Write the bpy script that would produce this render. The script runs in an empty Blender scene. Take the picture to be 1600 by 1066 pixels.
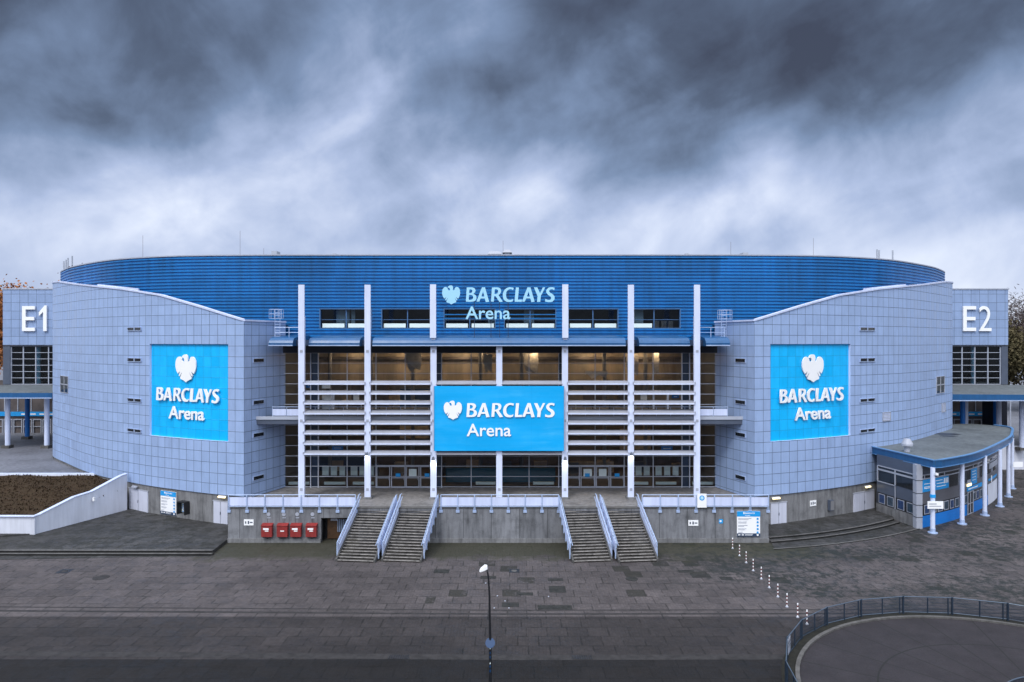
import bpy, bmesh, math, random
from mathutils import Vector, Matrix
from mathutils.geometry import tessellate_polygon
random.seed(7)
S = bpy.context.scene
COL = S.collection
R = math.radians
F = 1067.0; EYE = 18.0; AX = -1.23      # lens in photo pixels, eye height, x of the building's axis

# ------------------------------------------------------------------ camera, sky, sun, exposure
cd = bpy.data.cameras.new('camera'); cam = bpy.data.objects.new('camera', cd); COL.objects.link(cam)
cam.location = (0, 0, EYE); cam.rotation_euler = (R(90), 0, 0)
cd.sensor_width = 36; cd.lens = 24.0; cd.clip_start = .1; cd.clip_end = 5000
S.camera = cam
SUN_EL, SUN_AZ = 52, 204     # azimuth clockwise from +Y; the sun is behind the camera, behind cloud
w = bpy.data.worlds.new('World'); S.world = w; w.use_nodes = True
BRI = (2.05, 2.2, 2.5)
def build_world():
    nt = w.node_tree; N = nt.nodes; L = nt.links; N.clear()
    out = N.new('ShaderNodeOutputWorld'); bg = N.new('ShaderNodeBackground')
    sky = N.new('ShaderNodeTexSky'); sky.sky_type = 'NISHITA'; sky.sun_disc = False
    sky.sun_elevation = R(SUN_EL); sky.sun_rotation = R(SUN_AZ); sky.air_density = 1; sky.dust_density = 2
    tc = N.new('ShaderNodeTexCoord'); sep = N.new('ShaderNodeSeparateXYZ'); L.new(tc.outputs['Generated'], sep.inputs[0])
    def m(op, a, b=None, c=None, clamp=False):
        n = N.new('ShaderNodeMath'); n.operation = op; n.use_clamp = clamp
        for i, v in enumerate((a, b, c)):
            if v is None: continue
            if isinstance(v, (int, float)): n.inputs[i].default_value = v
            else: L.new(v, n.inputs[i])
        return n.outputs[0]
    x, y, z = sep.outputs
    zz = m('ADD', m('MAXIMUM', z, 0.0), 0.34)
    px = m('DIVIDE', x, zz); py = m('DIVIDE', y, zz)
    cv = N.new('ShaderNodeCombineXYZ'); L.new(px, cv.inputs[0]); L.new(py, cv.inputs[1]); cv.inputs[2].default_value = 3.1
    def noise(scale, det, rough, dist, vec, off=None, sx=1, sy=1, rot=-38):
        mp = N.new('ShaderNodeMapping'); L.new(vec, mp.inputs[0]); mp.inputs['Location'].default_value = off or (0, 0, 0)
        mp.inputs['Scale'].default_value = (sx, sy, 1); mp.inputs['Rotation'].default_value = (0, 0, R(rot))
        n = N.new('ShaderNodeTexNoise'); n.inputs['Scale'].default_value = scale; n.inputs['Detail'].default_value = det
        n.inputs['Roughness'].default_value = rough; n.inputs['Distortion'].default_value = dist
        L.new(mp.outputs[0], n.inputs['Vector']); return n.outputs['Fac']
    n1 = noise(0.8, 5, .5, .5, cv.outputs[0], (2.3, 5.1, 0), 1.0, .8)
    d0 = N.new('ShaderNodeMapping'); L.new(tc.outputs['Generated'], d0.inputs[0]); d0.inputs['Rotation'].default_value = (0, R(24), 0)
    dm = N.new('ShaderNodeMapping'); L.new(d0.outputs[0], dm.inputs[0]); dm.inputs['Scale'].default_value = (.74, 1, 1.55)
    def dnoise(scale, det, rough, dist, off, iso=False):
        ad = N.new('ShaderNodeVectorMath'); ad.operation = 'ADD'; L.new((d0 if iso else dm).outputs[0], ad.inputs[0]); ad.inputs[1].default_value = off
        n = N.new('ShaderNodeTexNoise'); n.inputs['Scale'].default_value = scale; n.inputs['Detail'].default_value = det
        n.inputs['Roughness'].default_value = rough; n.inputs['Distortion'].default_value = dist
        L.new(ad.outputs[0], n.inputs['Vector']); return n.outputs['Fac']
    n2 = dnoise(4.2, 5, .5, .35, (3.1, 0, .4)); n3 = dnoise(9, 10, .56, .3, (1.1, 2.0, 5.4), True)
    nn = m('ADD', m('ADD', m('MULTIPLY', n1, .22), m('MULTIPLY', n2, .50)), m('MULTIPLY', n3, .28))
    c = m('MULTIPLY', m('SUBTRACT', nn, .5), 7.5)
    yy = m('MAXIMUM', y, .05); A = m('DIVIDE', x, yy); E = m('DIVIDE', z, yy)
    def blob(a0, e0, sa, se, k, tilt=0.0):
        da = m('SUBTRACT', A, a0); de = m('SUBTRACT', m('SUBTRACT', E, e0), m('MULTIPLY', da, tilt))
        q = m('ADD', m('POWER', m('DIVIDE', da, sa), 2), m('POWER', m('DIVIDE', de, se), 2))
        return m('MULTIPLY', m('EXPONENT', m('MULTIPLY', q, -1)), k)
    bl = blob(-.68, .43, .33, .16, -.20)
    for q in ((.50, .44, .45, .15, -.20, .12), (-.22, .36, .16, .16, .22, .6), (-.02, .50, .07, .08, .26, 0), (.27, .20, .20, .06, .20, .35), (.10, .33, .22, .05, -.10, -.4), (-.55, .17, .35, .06, .10, .1), (.62, .20, .25, .05, -.22, .2)):
        bl = m('ADD', bl, blob(*q))
    bl = m('MULTIPLY', bl, m('GREATER_THAN', y, .05))
    el = m('SUBTRACT', 1.0, m('DIVIDE', m('MAXIMUM', z, 0), .56), clamp=True)
    base = m('ADD', m('MULTIPLY', m('POWER', el, 1.2), .76), .20)
    amp = m('ADD', .13, m('MULTIPLY', m('MULTIPLY', el, m('SUBTRACT', 1, el)), .60))
    v = m('ADD', m('ADD', base, bl), m('MULTIPLY', c, amp), clamp=True)
    cr = N.new('ShaderNodeValToRGB'); e = cr.color_ramp.elements
    e[0].position = 0; e[0].color = (.044, .052, .082, 1)
    e[1].position = 1; e[1].color = (.72, .78, .92, 1)
    for p, col in ((.2, (.084, .112, .175, 1)), (.45, (.185, .255, .40, 1)), (.7, (.38, .46, .66, 1)), (.86, (.55, .62, .80, 1))):
        k = e.new(p); k.color = col
    L.new(v, cr.inputs[0])
    # unseen sky behind camera and overhead brightened as facade fill, dulled low against reflections
    hi = m('DIVIDE', m('SUBTRACT', z, .10), .35, clamp=True)
    br = m('MULTIPLY', m('MULTIPLY', m('ADD', m('MULTIPLY', y, -1), .25, clamp=True), hi), 1.0)
    up = m('MULTIPLY', m('SUBTRACT', z, .60), 3.0, clamp=True)
    br2 = m('MAXIMUM', br, m('MULTIPLY', up, .9), clamp=True)
    low = m('MULTIPLY', m('LESS_THAN', y, 0), m('SUBTRACT', 1.0, m('DIVIDE', z, .28), clamp=True))
    thin = N.new('ShaderNodeMix'); thin.data_type = 'RGBA'; L.new(br2, thin.inputs[0]); L.new(cr.outputs[0], thin.inputs[6]); thin.inputs[7].default_value = (BRI[0], BRI[1], BRI[2], 1)  # brightened sky mixed in as the facade fill
    mul = N.new('ShaderNodeVectorMath'); mul.operation = 'SCALE'; L.new(thin.outputs[2], mul.inputs[0]); L.new(m('SUBTRACT', 1.0, m('MULTIPLY', low, .75)), mul.inputs['Scale'])
    sk = N.new('ShaderNodeVectorMath'); sk.operation = 'SCALE'; L.new(sky.outputs[0], sk.inputs[0]); sk.inputs['Scale'].default_value = .10
    mx = N.new('ShaderNodeMix'); mx.data_type = 'RGBA'; mx.inputs[0].default_value = .93
    L.new(sk.outputs[0], mx.inputs[6]); L.new(mul.outputs[0], mx.inputs[7])
    L.new(mx.outputs[2], bg.inputs['Color']); bg.inputs['Strength'].default_value = 1.0
    L.new(bg.outputs[0], out.inputs[0])
build_world()
sl = bpy.data.lights.new('sun', 'SUN'); sl.energy = 1.4; sl.angle = R(16); sl.color = (1, .97, .93)
so = bpy.data.objects.new('sun', sl); COL.objects.link(so)
dv = Vector((math.sin(R(SUN_AZ)) * math.cos(R(SUN_EL)), math.cos(R(SUN_AZ)) * math.cos(R(SUN_EL)), math.sin(R(SUN_EL))))
so.rotation_euler = dv.to_track_quat('Z', 'Y').to_euler()
S.view_settings.view_transform = 'Standard'; S.view_settings.look = 'None'
S.view_settings.exposure = 0.24; S.view_settings.gamma = 1
S.render.engine = 'CYCLES'

def gx(px, D): return (px - 800) * D / F
def gz(py, D): return EYE - (py - 533) * D / F

# ------------------------------------------------------------------ materials
class NT:
    def __init__(s, name):
        s.mat = bpy.data.materials.new(name); s.mat.use_nodes = True
        s.N = s.mat.node_tree.nodes; s.L = s.mat.node_tree.links
        s.p = s.N['Principled BSDF']; s.out = s.N['Material Output']
    def m(s, op, a, b=None, c=None, clamp=False):
        n = s.N.new('ShaderNodeMath'); n.operation = op; n.use_clamp = clamp
        for i, v in enumerate((a, b, c)):
            if v is None: continue
            if isinstance(v, (int, float)): n.inputs[i].default_value = v
            else: s.L.new(v, n.inputs[i])
        return n.outputs[0]
    def coord(s, kind='Object', scale=(1, 1, 1)):
        tc = s.N.new('ShaderNodeTexCoord'); mp = s.N.new('ShaderNodeMapping')
        s.L.new(tc.outputs[kind], mp.inputs[0]); mp.inputs['Scale'].default_value = scale
        return mp.outputs[0]
    def sep(s, v):
        n = s.N.new('ShaderNodeSeparateXYZ'); s.L.new(v, n.inputs[0]); return n.outputs
    def comb(s, x, y, z=0):
        n = s.N.new('ShaderNodeCombineXYZ')
        for i, v in enumerate((x, y, z)):
            if isinstance(v, (int, float)): n.inputs[i].default_value = v
            else: s.L.new(v, n.inputs[i])
        return n.outputs[0]
    def noise(s, v, scale, det=5, rough=.55, dist=0):
        n = s.N.new('ShaderNodeTexNoise'); n.inputs['Scale'].default_value = scale; n.inputs['Detail'].default_value = det
        n.inputs['Roughness'].default_value = rough; n.inputs['Distortion'].default_value = dist
        s.L.new(v, n.inputs['Vector']); return n.outputs['Fac']
    def white(s, v):
        n = s.N.new('ShaderNodeTexWhiteNoise'); n.noise_dimensions = '3D'; s.L.new(v, n.inputs['Vector']); return n.outputs['Value']
    def ramp(s, f, stops):
        n = s.N.new('ShaderNodeValToRGB'); e = n.color_ramp.elements
        while len(e) < len(stops): e.new(.5)
        for i, (p, c) in enumerate(stops):
            e[i].position = p; e[i].color = (*c, 1) if isinstance(c, tuple) else (c, c, c, 1)
        s.L.new(f, n.inputs[0]); return n.outputs[0]
    def mix(s, f, a, b, mode='MIX'):
        n = s.N.new('ShaderNodeMix'); n.data_type = 'RGBA'; n.blend_type = mode
        for i, v in ((0, f), (6, a), (7, b)):
            if isinstance(v, tuple): n.inputs[i].default_value = (*v, 1) if len(v) == 3 else v
            elif isinstance(v, (int, float)): n.inputs[i].default_value = v
            else: s.L.new(v, n.inputs[i])
        return n.outputs[2]
    def set(s, **k):
        for a, v in k.items():
            a = {'color': 'Base Color', 'rough': 'Roughness', 'metal': 'Metallic', 'spec': 'Specular IOR Level', 'ecol': 'Emission Color', 'estr': 'Emission Strength', 'alpha': 'Alpha'}[a]
            if isinstance(v, tuple): s.p.inputs[a].default_value = (*v, 1)
            elif isinstance(v, (int, float)): s.p.inputs[a].default_value = v
            else: s.L.new(v, s.p.inputs[a])
    def bump(s, h, strength=.3, dist=.02):
        b = s.N.new('ShaderNodeBump'); b.inputs['Strength'].default_value = strength; b.inputs['Distance'].default_value = dist
        s.L.new(h, b.inputs['Height']); s.L.new(b.outputs[0], s.p.inputs['Normal'])

def paint(name, col, rough=.45, var=.12, scale=1.2, metal=0, streak=.0, spec=.5):
    t = NT(name); v = t.coord('Object'); n = t.noise(v, scale, 5)
    f = t.ramp(n, [(.3, 1 - var), (.7, 1 + var * .5)])
    c = t.mix(1.0, col, f, 'MULTIPLY')
    if streak:
        st = t.noise(t.coord('Object', (2.2, 2.2, .16)), 1.6, 6, .6)
        c = t.mix(1.0, c, t.ramp(st, [(.35, 1 - streak), (.62, 1.0)]), 'MULTIPLY')
    t.set(color=c, rough=t.ramp(n, [(.3, rough * .85), (.7, min(1, rough * 1.15))]), metal=metal, spec=spec)
    return t.mat
def cladding(name, col, px=1.03, pz=1.03, line=.05, dark=.32, rough=.42, z0=0):
    t = NT(name); uv = t.coord('UV'); x, y, _ = t.sep(uv)
    a = t.m('DIVIDE', x, px); b = t.m('DIVIDE', t.m('SUBTRACT', y, z0), pz)
    fa = t.m('ABSOLUTE', t.m('SUBTRACT', t.m('FRACT', a), .5)); fb = t.m('ABSOLUTE', t.m('SUBTRACT', t.m('FRACT', b), .5))
    la = t.m('GREATER_THAN', fa, .5 - line / px / 2); lb = t.m('GREATER_THAN', fb, .5 - line / pz / 2)
    ln = t.m('MAXIMUM', la, lb)
    wv = t.white(t.comb(t.m('FLOOR', a), t.m('FLOOR', b), 1.0))
    big = t.noise(t.coord('UV', (.08, .05, 1)), 1.0, 4)
    st = t.noise(t.coord('UV', (1.4, .12, 1)), 1.6, 6, .6)
    c = t.mix(1.0, col, t.ramp(wv, [(0, .935), (1, 1.03)]), 'MULTIPLY')
    c = t.mix(1.0, c, t.ramp(big, [(.3, .94), (.7, 1.03)]), 'MULTIPLY')
    c = t.mix(1.0, c, t.ramp(st, [(.3, .92), (.6, 1.0)]), 'MULTIPLY')
    c = t.mix(1.0, c, t.ramp(t.noise(t.coord('UV', (.5, .25, 1)), 2.2, 8, .7), [(.35, .93), (.6, 1.02)]), 'MULTIPLY')
    c = t.mix(ln, c, tuple(v * dark for v in col))
    t.set(color=c, rough=t.ramp(wv, [(0, rough * .75), (1, rough * 1.2)]), spec=.5)
    t.bump(t.m('ADD', t.m('ADD', t.m('MULTIPLY', ln, -1), t.m('MULTIPLY', wv, .12)), t.m('MULTIPLY', t.noise(t.coord('UV'), .9, 2), 1.2)), .5, .02)
    return t.mat
def concrete(name, col, rough=.8, stain=.35, scale=.8, joints=None, bumpy=.25):
    t = NT(name); v = t.coord('Object')
    n = t.noise(v, scale, 8, .62); st = t.noise(t.coord('Object', (1.6, 1.6, .22)), 1.5, 7, .65)
    fine = t.noise(v, 14, 4)
    c = t.mix(1.0, col, t.ramp(n, [(.25, 1 - stain), (.5, 1.0), (.75, 1.12)]), 'MULTIPLY')
    c = t.mix(1.0, c, t.ramp(st, [(.3, 1 - stain), (.55, 1.0), (.8, 1.15)]), 'MULTIPLY')
    c = t.mix(1.0, c, t.ramp(fine, [(.3, .88), (.7, 1.08)]), 'MULTIPLY')
    h = fine
    if joints:
        x, y, z = t.sep(v); a = t.m('DIVIDE', t.m('ADD', x, joints[1]), joints[0])
        fa = t.m('ABSOLUTE', t.m('SUBTRACT', t.m('FRACT', a), .5)); ln = t.m('GREATER_THAN', fa, .5 - .022 / joints[0])
        wv = t.white(t.comb(t.m('FLOOR', a), 3.0, 1.0))
        c = t.mix(1.0, c, t.ramp(wv, [(0, .82), (1, 1.12)]), 'MULTIPLY')
        c = t.mix(ln, c, tuple(q * .3 for q in col)); h = t.m('SUBTRACT', fine, ln)
    t.set(color=c, rough=rough, spec=.3); t.bump(h, bumpy, .02)
    return t.mat
def glow(name, col, s):
    t = NT(name); t.set(color=col, ecol=col, estr=s, rough=.5); return t.mat
def glassmat(name, tint=(.78, .84, .88), refl=1.5, rough=.02):
    t = NT(name); N, L = t.N, t.L; N.remove(t.p)
    tr = N.new('ShaderNodeBsdfTransparent'); tr.inputs[0].default_value = (*tint, 1)
    gl = N.new('ShaderNodeBsdfGlossy'); gl.inputs['Roughness'].default_value = rough; gl.inputs[0].default_value = (.9, .95, 1, 1)
    fr = N.new('ShaderNodeFresnel'); fr.inputs[0].default_value = refl
    v = t.coord('Object'); n = t.noise(v, .35, 2); b = N.new('ShaderNodeBump'); b.inputs['Strength'].default_value = .08; b.inputs['Distance'].default_value = .3
    L.new(n, b.inputs['Height']); L.new(b.outputs[0], gl.inputs['Normal'])
    mx = N.new('ShaderNodeMixShader'); L.new(fr.outputs[0], mx.inputs[0]); L.new(tr.outputs[0], mx.inputs[1]); L.new(gl.outputs[0], mx.inputs[2])
    L.new(mx.outputs[0], t.out.inputs[0]); return t.mat
def paving(name, base, bw=1.27, bd=1.3, moss=True, bandtone=True):
    t = NT(name); v = t.coord('Object'); x, y, z = t.sep(v)
    wob = t.noise(v, .5, 3)
    row = t.m('FLOOR', t.m('DIVIDE', y, bd)); off = t.m('MULTIPLY', t.white(t.comb(row, 2.0, 5.0)), .35)
    xs = t.m('ADD', t.m('ADD', t.m('DIVIDE', x, bw), off), t.m('MULTIPLY', t.m('MODULO', row, 2.0), .5))
    cell = t.m('FLOOR', xs)
    fx = t.m('ABSOLUTE', t.m('SUBTRACT', t.m('FRACT', xs), .5)); fy = t.m('ABSOLUTE', t.m('SUBTRACT', t.m('FRACT', t.m('DIVIDE', y, bd)), .5))
    jn = t.noise(v, 1.1, 4); thx = t.m('SUBTRACT', .5, t.m('MULTIPLY', t.m('SUBTRACT', jn, .38, clamp=True), .17))
    thy = t.m('SUBTRACT', .5, t.m('MULTIPLY', t.m('SUBTRACT', jn, .42, clamp=True), .20))
    ln = t.m('MAXIMUM', t.m('GREATER_THAN', fx, thx), t.m('GREATER_THAN', fy, thy))
    wv = t.white(t.comb(cell, row, 1.0)); wv2 = t.white(t.comb(cell, row, 9.0))
    # small pavers inside each block
    sx = t.m('ABSOLUTE', t.m('SUBTRACT', t.m('FRACT', t.m('DIVIDE', x, .2)), .5)); sy = t.m('ABSOLUTE', t.m('SUBTRACT', t.m('FRACT', t.m('DIVIDE', y, .2)), .5))
    sl = t.m('MAXIMUM', t.m('GREATER_THAN', sx, .44), t.m('GREATER_THAN', sy, .44))
    pv = t.white(t.comb(t.m('FLOOR', t.m('DIVIDE', x, .2)), t.m('FLOOR', t.m('DIVIDE', y, .2)), 4.0))
    big = t.noise(v, .09, 6, .6); mid = t.noise(v, .6, 7, .65); fine = t.noise(v, 7, 5, .7)
    c = t.mix(1.0, base, t.ramp(wv, [(0, .84), (.5, 1.0), (1, 1.14)]), 'MULTIPLY')
    c = t.mix(1.0, c, t.ramp(pv, [(0, .86), (1, 1.12)]), 'MULTIPLY')
    c = t.mix(1.0, c, t.ramp(big, [(.3, .74), (.5, 1.0), (.7, 1.2)]), 'MULTIPLY')
    c = t.mix(1.0, c, t.ramp(mid, [(.3, .80), (.6, 1.08)]), 'MULTIPLY')
    c = t.mix(1.0, c, t.ramp(fine, [(.3, .8), (.7, 1.12)]), 'MULTIPLY')
    c = t.mix(t.m('MULTIPLY', sl, .28), c, (.02, .02, .02))
    # blocks that were relaid or are overgrown
    sel = t.m('MULTIPLY', t.m('GREATER_THAN', wv2, .93), t.m('GREATER_THAN', t.m('ADD', mid, t.m('MULTIPLY', fine, .5)), .68))
    reg = t.m('MULTIPLY', t.m('GREATER_THAN', y, 45.8), t.m('GREATER_THAN', x, -6))
    c = t.mix(t.m('MULTIPLY', t.m('MULTIPLY', sel, reg), .8), c, (.018, .018, .013))
    c = t.mix(t.m('MULTIPLY', ln, .68), c, (.012, .012, .010))
    wear = t.noise(t.coord('Object', (.05, .22, 1)), 1.0, 5, .6); c = t.mix(1.0, c, t.ramp(wear, [(.35, .82), (.5, 1.0), (.65, 1.18)]), 'MULTIPLY')
    grit = t.noise(v, 2.3, 10, .8); c = t.mix(t.m('MULTIPLY', t.ramp(grit, [(.56, 0.0), (.64, 1.0)]), .45), c, (.018, .016, .014))
    if not moss:
        b2_ = t.noise(t.coord('Object', (.8, 1, 1)), 1.1, 9, .78, .3); c = t.mix(t.m('MULTIPLY', t.ramp(b2_, [(.47, 0.0), (.56, 1.0)]), .7), c, (.017, .017, .013))
    if moss:
        # green growth in the damp strip along the terrace wall
        d = t.m('SUBTRACT', t.m('ADD', y, t.m('MULTIPLY', t.m('SUBTRACT', mid, .5), 7)), 55.6)
        nearw = t.m('MULTIPLY', t.m('DIVIDE', d, 1.8, clamp=True), t.m('SUBTRACT', 1, t.m('DIVIDE', t.m('SUBTRACT', t.m('ABSOLUTE', t.m('ADD', x, .5)), 25), 4, clamp=True)))
        c = t.mix(t.m('MULTIPLY', nearw, .78), c, t.mix(fine, (.012, .014, .007), (.05, .05, .028)))
        # dark blotches on the right of the square
        bl = t.noise(t.coord('Object', (.9, .8, 1)), 1.6, 11, .86, .3); ar = t.noise(t.coord('Object', (.10, .16, 1)), 1.0, 3)
        rg = t.m('MULTIPLY', t.m('DIVIDE', t.m('SUBTRACT', x, 9), 8, clamp=True), t.m('DIVIDE', t.m('SUBTRACT', t.m('ADD', y, t.m('MULTIPLY', ar, 9)), 50), 3, clamp=True))
        msk = t.m('MULTIPLY', t.ramp(t.m('ADD', bl, t.m('MULTIPLY', t.m('SUBTRACT', ar, .5), .35)), [(.49, 0.0), (.54, 1.0)]), rg)
        c = t.mix(t.m('MULTIPLY', msk, .88), c, (.012, .016, .014))
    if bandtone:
        # three fields of paving; the nearer darkening paints in a vignette, in steps
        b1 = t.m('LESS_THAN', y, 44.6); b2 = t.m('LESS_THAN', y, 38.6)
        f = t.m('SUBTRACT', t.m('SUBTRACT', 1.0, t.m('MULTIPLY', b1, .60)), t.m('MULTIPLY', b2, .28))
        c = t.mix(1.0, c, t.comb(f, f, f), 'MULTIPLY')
    t.set(color=c, rough=t.ramp(mid, [(.35, .55), (.65, .88)]), spec=.3)
    t.bump(t.m('ADD', t.m('MULTIPLY', fine, .5), t.m('ADD', t.m('MULTIPLY', ln, -1), t.m('MULTIPLY', sl, -.3))), .5, .03)
    return t.mat

M = {}
M['clad'] = cladding('wing_cladding', (.325, .44, .675), z0=3.1, line=.045, dark=.28)
M['clad_e'] = cladding('tower_cladding', (.27, .365, .56), px=1.29, pz=1.29, z0=17.4)
M['cyan'] = cladding('cyan_sign', (.0, .48, .95), z0=3.1, line=.035, dark=.6, rough=.4)
def cloth():
    t = NT('cyan_banner'); a = t.noise(t.coord('Object', (.25, 1, 1.6)), 1.0, 6, .6); b = t.noise(t.coord('Object'), .35, 4); x, y, z = t.sep(t.coord('Object'))
    wv = t.m('GREATER_THAN', t.m('ABSOLUTE', t.m('SUBTRACT', t.m('FRACT', t.m('DIVIDE', z, .52)), .5)), .47); wx = t.m('GREATER_THAN', t.m('ABSOLUTE', t.m('SUBTRACT', t.m('FRACT', t.m('DIVIDE', x, 3.1)), .5)), .494)
    c = t.mix(t.m('MULTIPLY', t.ramp(a, [(.42, 0.0), (.72, 1.0)]), t.ramp(b, [(.4, .1), (.7, .7)])), (.0, .37, .78), (.07, .50, .88)); c = t.mix(t.m('MULTIPLY', t.m('MAXIMUM', wv, wx), .16), c, (.0, .2, .5))
    t.set(color=c, rough=.5, spec=.3); return t.mat
M['cyan_plain'] = cloth()
M['cyan_small'] = paint('cyan_board', (.01, .30, .70), .4, .05)
def drum_metal():
    t = NT('ribbed_blue_metal'); v = t.coord('Object'); x, y, z = t.sep(v)
    cell = t.white(t.comb(t.m('FLOOR', t.m('DIVIDE', x, 5.8)), t.m('FLOOR', t.m('DIVIDE', z, 2.07)), 1.0))
    st = t.noise(t.coord('Object', (1.3, 1.3, .09)), 1.2, 7, .65); big = t.noise(v, .12, 5)
    c = t.mix(1.0, (.006, .155, .43), t.ramp(cell, [(0, .90), (1, 1.08)]), 'MULTIPLY')
    c = t.mix(1.0, c, t.ramp(st, [(.32, .72), (.55, 1.0), (.75, 1.12)]), 'MULTIPLY'); c = t.mix(1.0, c, t.ramp(big, [(.3, .85), (.7, 1.15)]), 'MULTIPLY')
    t.set(color=c, rough=t.ramp(st, [(.3, .42), (.7, .28)]), spec=.5); t.bump(t.noise(v, .8, 3), .25, .06); return t.mat
M['blue'] = drum_metal()
M['blue2'] = paint('canopy_blue_metal', (.018, .10, .25), .35, .12, .8, 0, .15)
M['white'] = paint('white_letters', (.88, .88, .88), .4, .02)
M['pale'] = paint('pale_cyan_letters', (.36, .68, .86), .4, .03)
M['col'] = paint('white_painted_steel', (.66, .72, .90), .4, .06, .6, 0, .10)
M['blade'] = paint('louvre_metal', (.36, .37, .42), .35, .08, .7, 0, .08)
M['window_frame'] = paint('blue_grey_frame', (.06, .14, .28), .4, .08)
M['shade_panel'] = paint('shaded_balustrade', (.20, .20, .22), .6, .08)  # darker copy of the rail panel, shade behind the louvres put into colour
M['rail'] = paint('rail_metal', (.42, .52, .72), .38, .1, 1.5, .2)
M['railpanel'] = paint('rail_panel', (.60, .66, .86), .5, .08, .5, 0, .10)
M['mull'] = paint('grey_mullion', (.40, .43, .50), .45, .06)
M['dark'] = paint('dark_fascia', (.010, .013, .025), .5, .1)
M['navy'] = paint('navy_panel', (.03, .055, .11), .4, .1)
M['conc'] = concrete('terrace_concrete', (.20, .205, .22), stain=.5, joints=(2.5, .6))
M['conc_base'] = concrete('base_concrete', (.20, .20, .205), stain=.45)
M['conc_floor'] = concrete('terrace_floor', (.22, .21, .205), stain=.5, scale=.35, rough=.6)
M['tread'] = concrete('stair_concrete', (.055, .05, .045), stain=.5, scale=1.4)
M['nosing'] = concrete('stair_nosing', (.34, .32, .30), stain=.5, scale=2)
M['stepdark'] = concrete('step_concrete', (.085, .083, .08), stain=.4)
M['wet'] = concrete('wet_shaded_riser', (.012, .012, .012), stain=.5)  # near-black: shade on the step fronts put into the colour, along with wet
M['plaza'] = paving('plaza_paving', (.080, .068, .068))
M['plateau'] = paving('plateau_paving', (.052, .050, .050), moss=False, bandtone=False)
M['deck'] = concrete('deck_asphalt', (.17, .175, .20), stain=.4, scale=.2, rough=.6)
M['gutter'] = concrete('gutter_stone', (.036, .033, .033), stain=.5, scale=1)
M['kerb'] = concrete('kerb_stone', (.11, .105, .10), stain=.4)
M['whitewall'] = paint('white_render', (.66, .68, .76), .7, .10, .4, 0, .12)
M['doorw'] = paint('white_door', (.56, .58, .68), .5, .06, .6, 0, .1)
M['wood'] = paint('brown_boards', (.075, .035, .012), .6, .3, 3)
M['red'] = paint('red_box', (.26, .028, .026), .45, .12, 3, 0, .15)
M['black'] = paint('black_paint', (.012, .013, .016), .4, .1)
M['grey'] = paint('grey_panel', (.075, .092, .13), .4, .08)
M['greylight'] = paint('light_grey_metal', (.36, .38, .44), .45, .06)
M['bright_blue'] = paint('bright_blue_panel', (.008, .17, .56), .4, .06)
M['rust'] = paint('rusty_metal', (.10, .05, .035), .7, .2, 4)
M['dglass'] = paint('dark_glass', (.012, .016, .022), .08, .1, .4, spec=.7)
M['glass'] = glassmat('facade_glass', (.72, .76, .79), 1.42)
M['glass_w'] = glassmat('window_glass', (.68, .74, .78), 1.4)
def brown_wall():
    t = NT('brown_inner_wall'); v = t.coord('Object'); x, y, z = t.sep(v)
    cell = t.white(t.comb(t.m('FLOOR', t.m('DIVIDE', x, 1.1)), 1.0, 1.0)); st = t.noise(t.coord('Object', (1.2, 1, .25)), 1.3, 6, .6); b = t.noise(v, .3, 3)
    c = t.mix(1.0, (.36, .29, .215), t.ramp(cell, [(0, .78), (1, 1.1)]), 'MULTIPLY'); c = t.mix(1.0, c, t.ramp(st, [(.3, .65), (.65, 1.15)]), 'MULTIPLY'); c = t.mix(t.ramp(b, [(.4, 0.0), (.7, .6)]), c, (.22, .21, .20))
    t.set(color=c, rough=.7); return t.mat
M['brown'] = brown_wall()
M['inner_dark'] = paint('dark_inner_wall', (.11, .09, .085), .7, .5, .5)
M['inner_grey'] = paint('inner_slab', (.18, .18, .19), .7, .1)
M['paper'] = paint('white_paper', (.62, .70, .70), .6, .05)
M['bench'] = paint('pale_radiator', (.72, .82, .78), .5, .04)
M['chair'] = paint('beige_chair', (.40, .31, .24), .7, .1)
M['warm'] = glow('warm_lamp', (1.0, .66, .34), 26)
M['coldlamp'] = glow('cold_lamp', (.95, .97, 1.0), 16)
M['tube'] = glow('yellow_tube', (1.0, .82, .45), 1.6)
M['roof'] = concrete('roofing_felt', (.13, .145, .15), stain=.45, scale=.18, rough=.55)
M['yellow'] = paint('yellow_paint', (.65, .36, .0), .4, .05)
M['bark'] = paint('bark', (.055, .042, .035), .9, .3, 3)
def leafmat(n, a, b):
    t = NT(n); oi = t.N.new('ShaderNodeObjectInfo'); v = t.coord('Object'); x = t.noise(v, .8, 4)
    t.set(color=t.mix(t.ramp(x, [(.35, 0.0), (.65, 1.0)]), a, b), rough=.8, spec=.2); return t.mat
M['leaf_orange'] = leafmat('autumn_leaves', (.22, .085, .03), (.45, .19, .07))
M['leaf_brown'] = leafmat('brown_green_leaves', (.055, .050, .022), (.13, .105, .055))
M['twig'] = leafmat('bare_twigs', (.075, .058, .058), (.13, .10, .095))
t_ = NT('turf'); v_ = t_.coord('Object'); a_ = t_.noise(v_, .5, 8, .7); b_ = t_.noise(v_, 4, 6, .7)
t_.set(color=t_.mix(t_.ramp(b_, [(.35, 0.0), (.65, 1.0)]), t_.mix(a_, (.022, .013, .008), (.050, .030, .020)), (.052, .038, .022)), rough=1, spec=.1); t_.bump(b_, .8, .08)
M['turf'] = t_.mat

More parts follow.
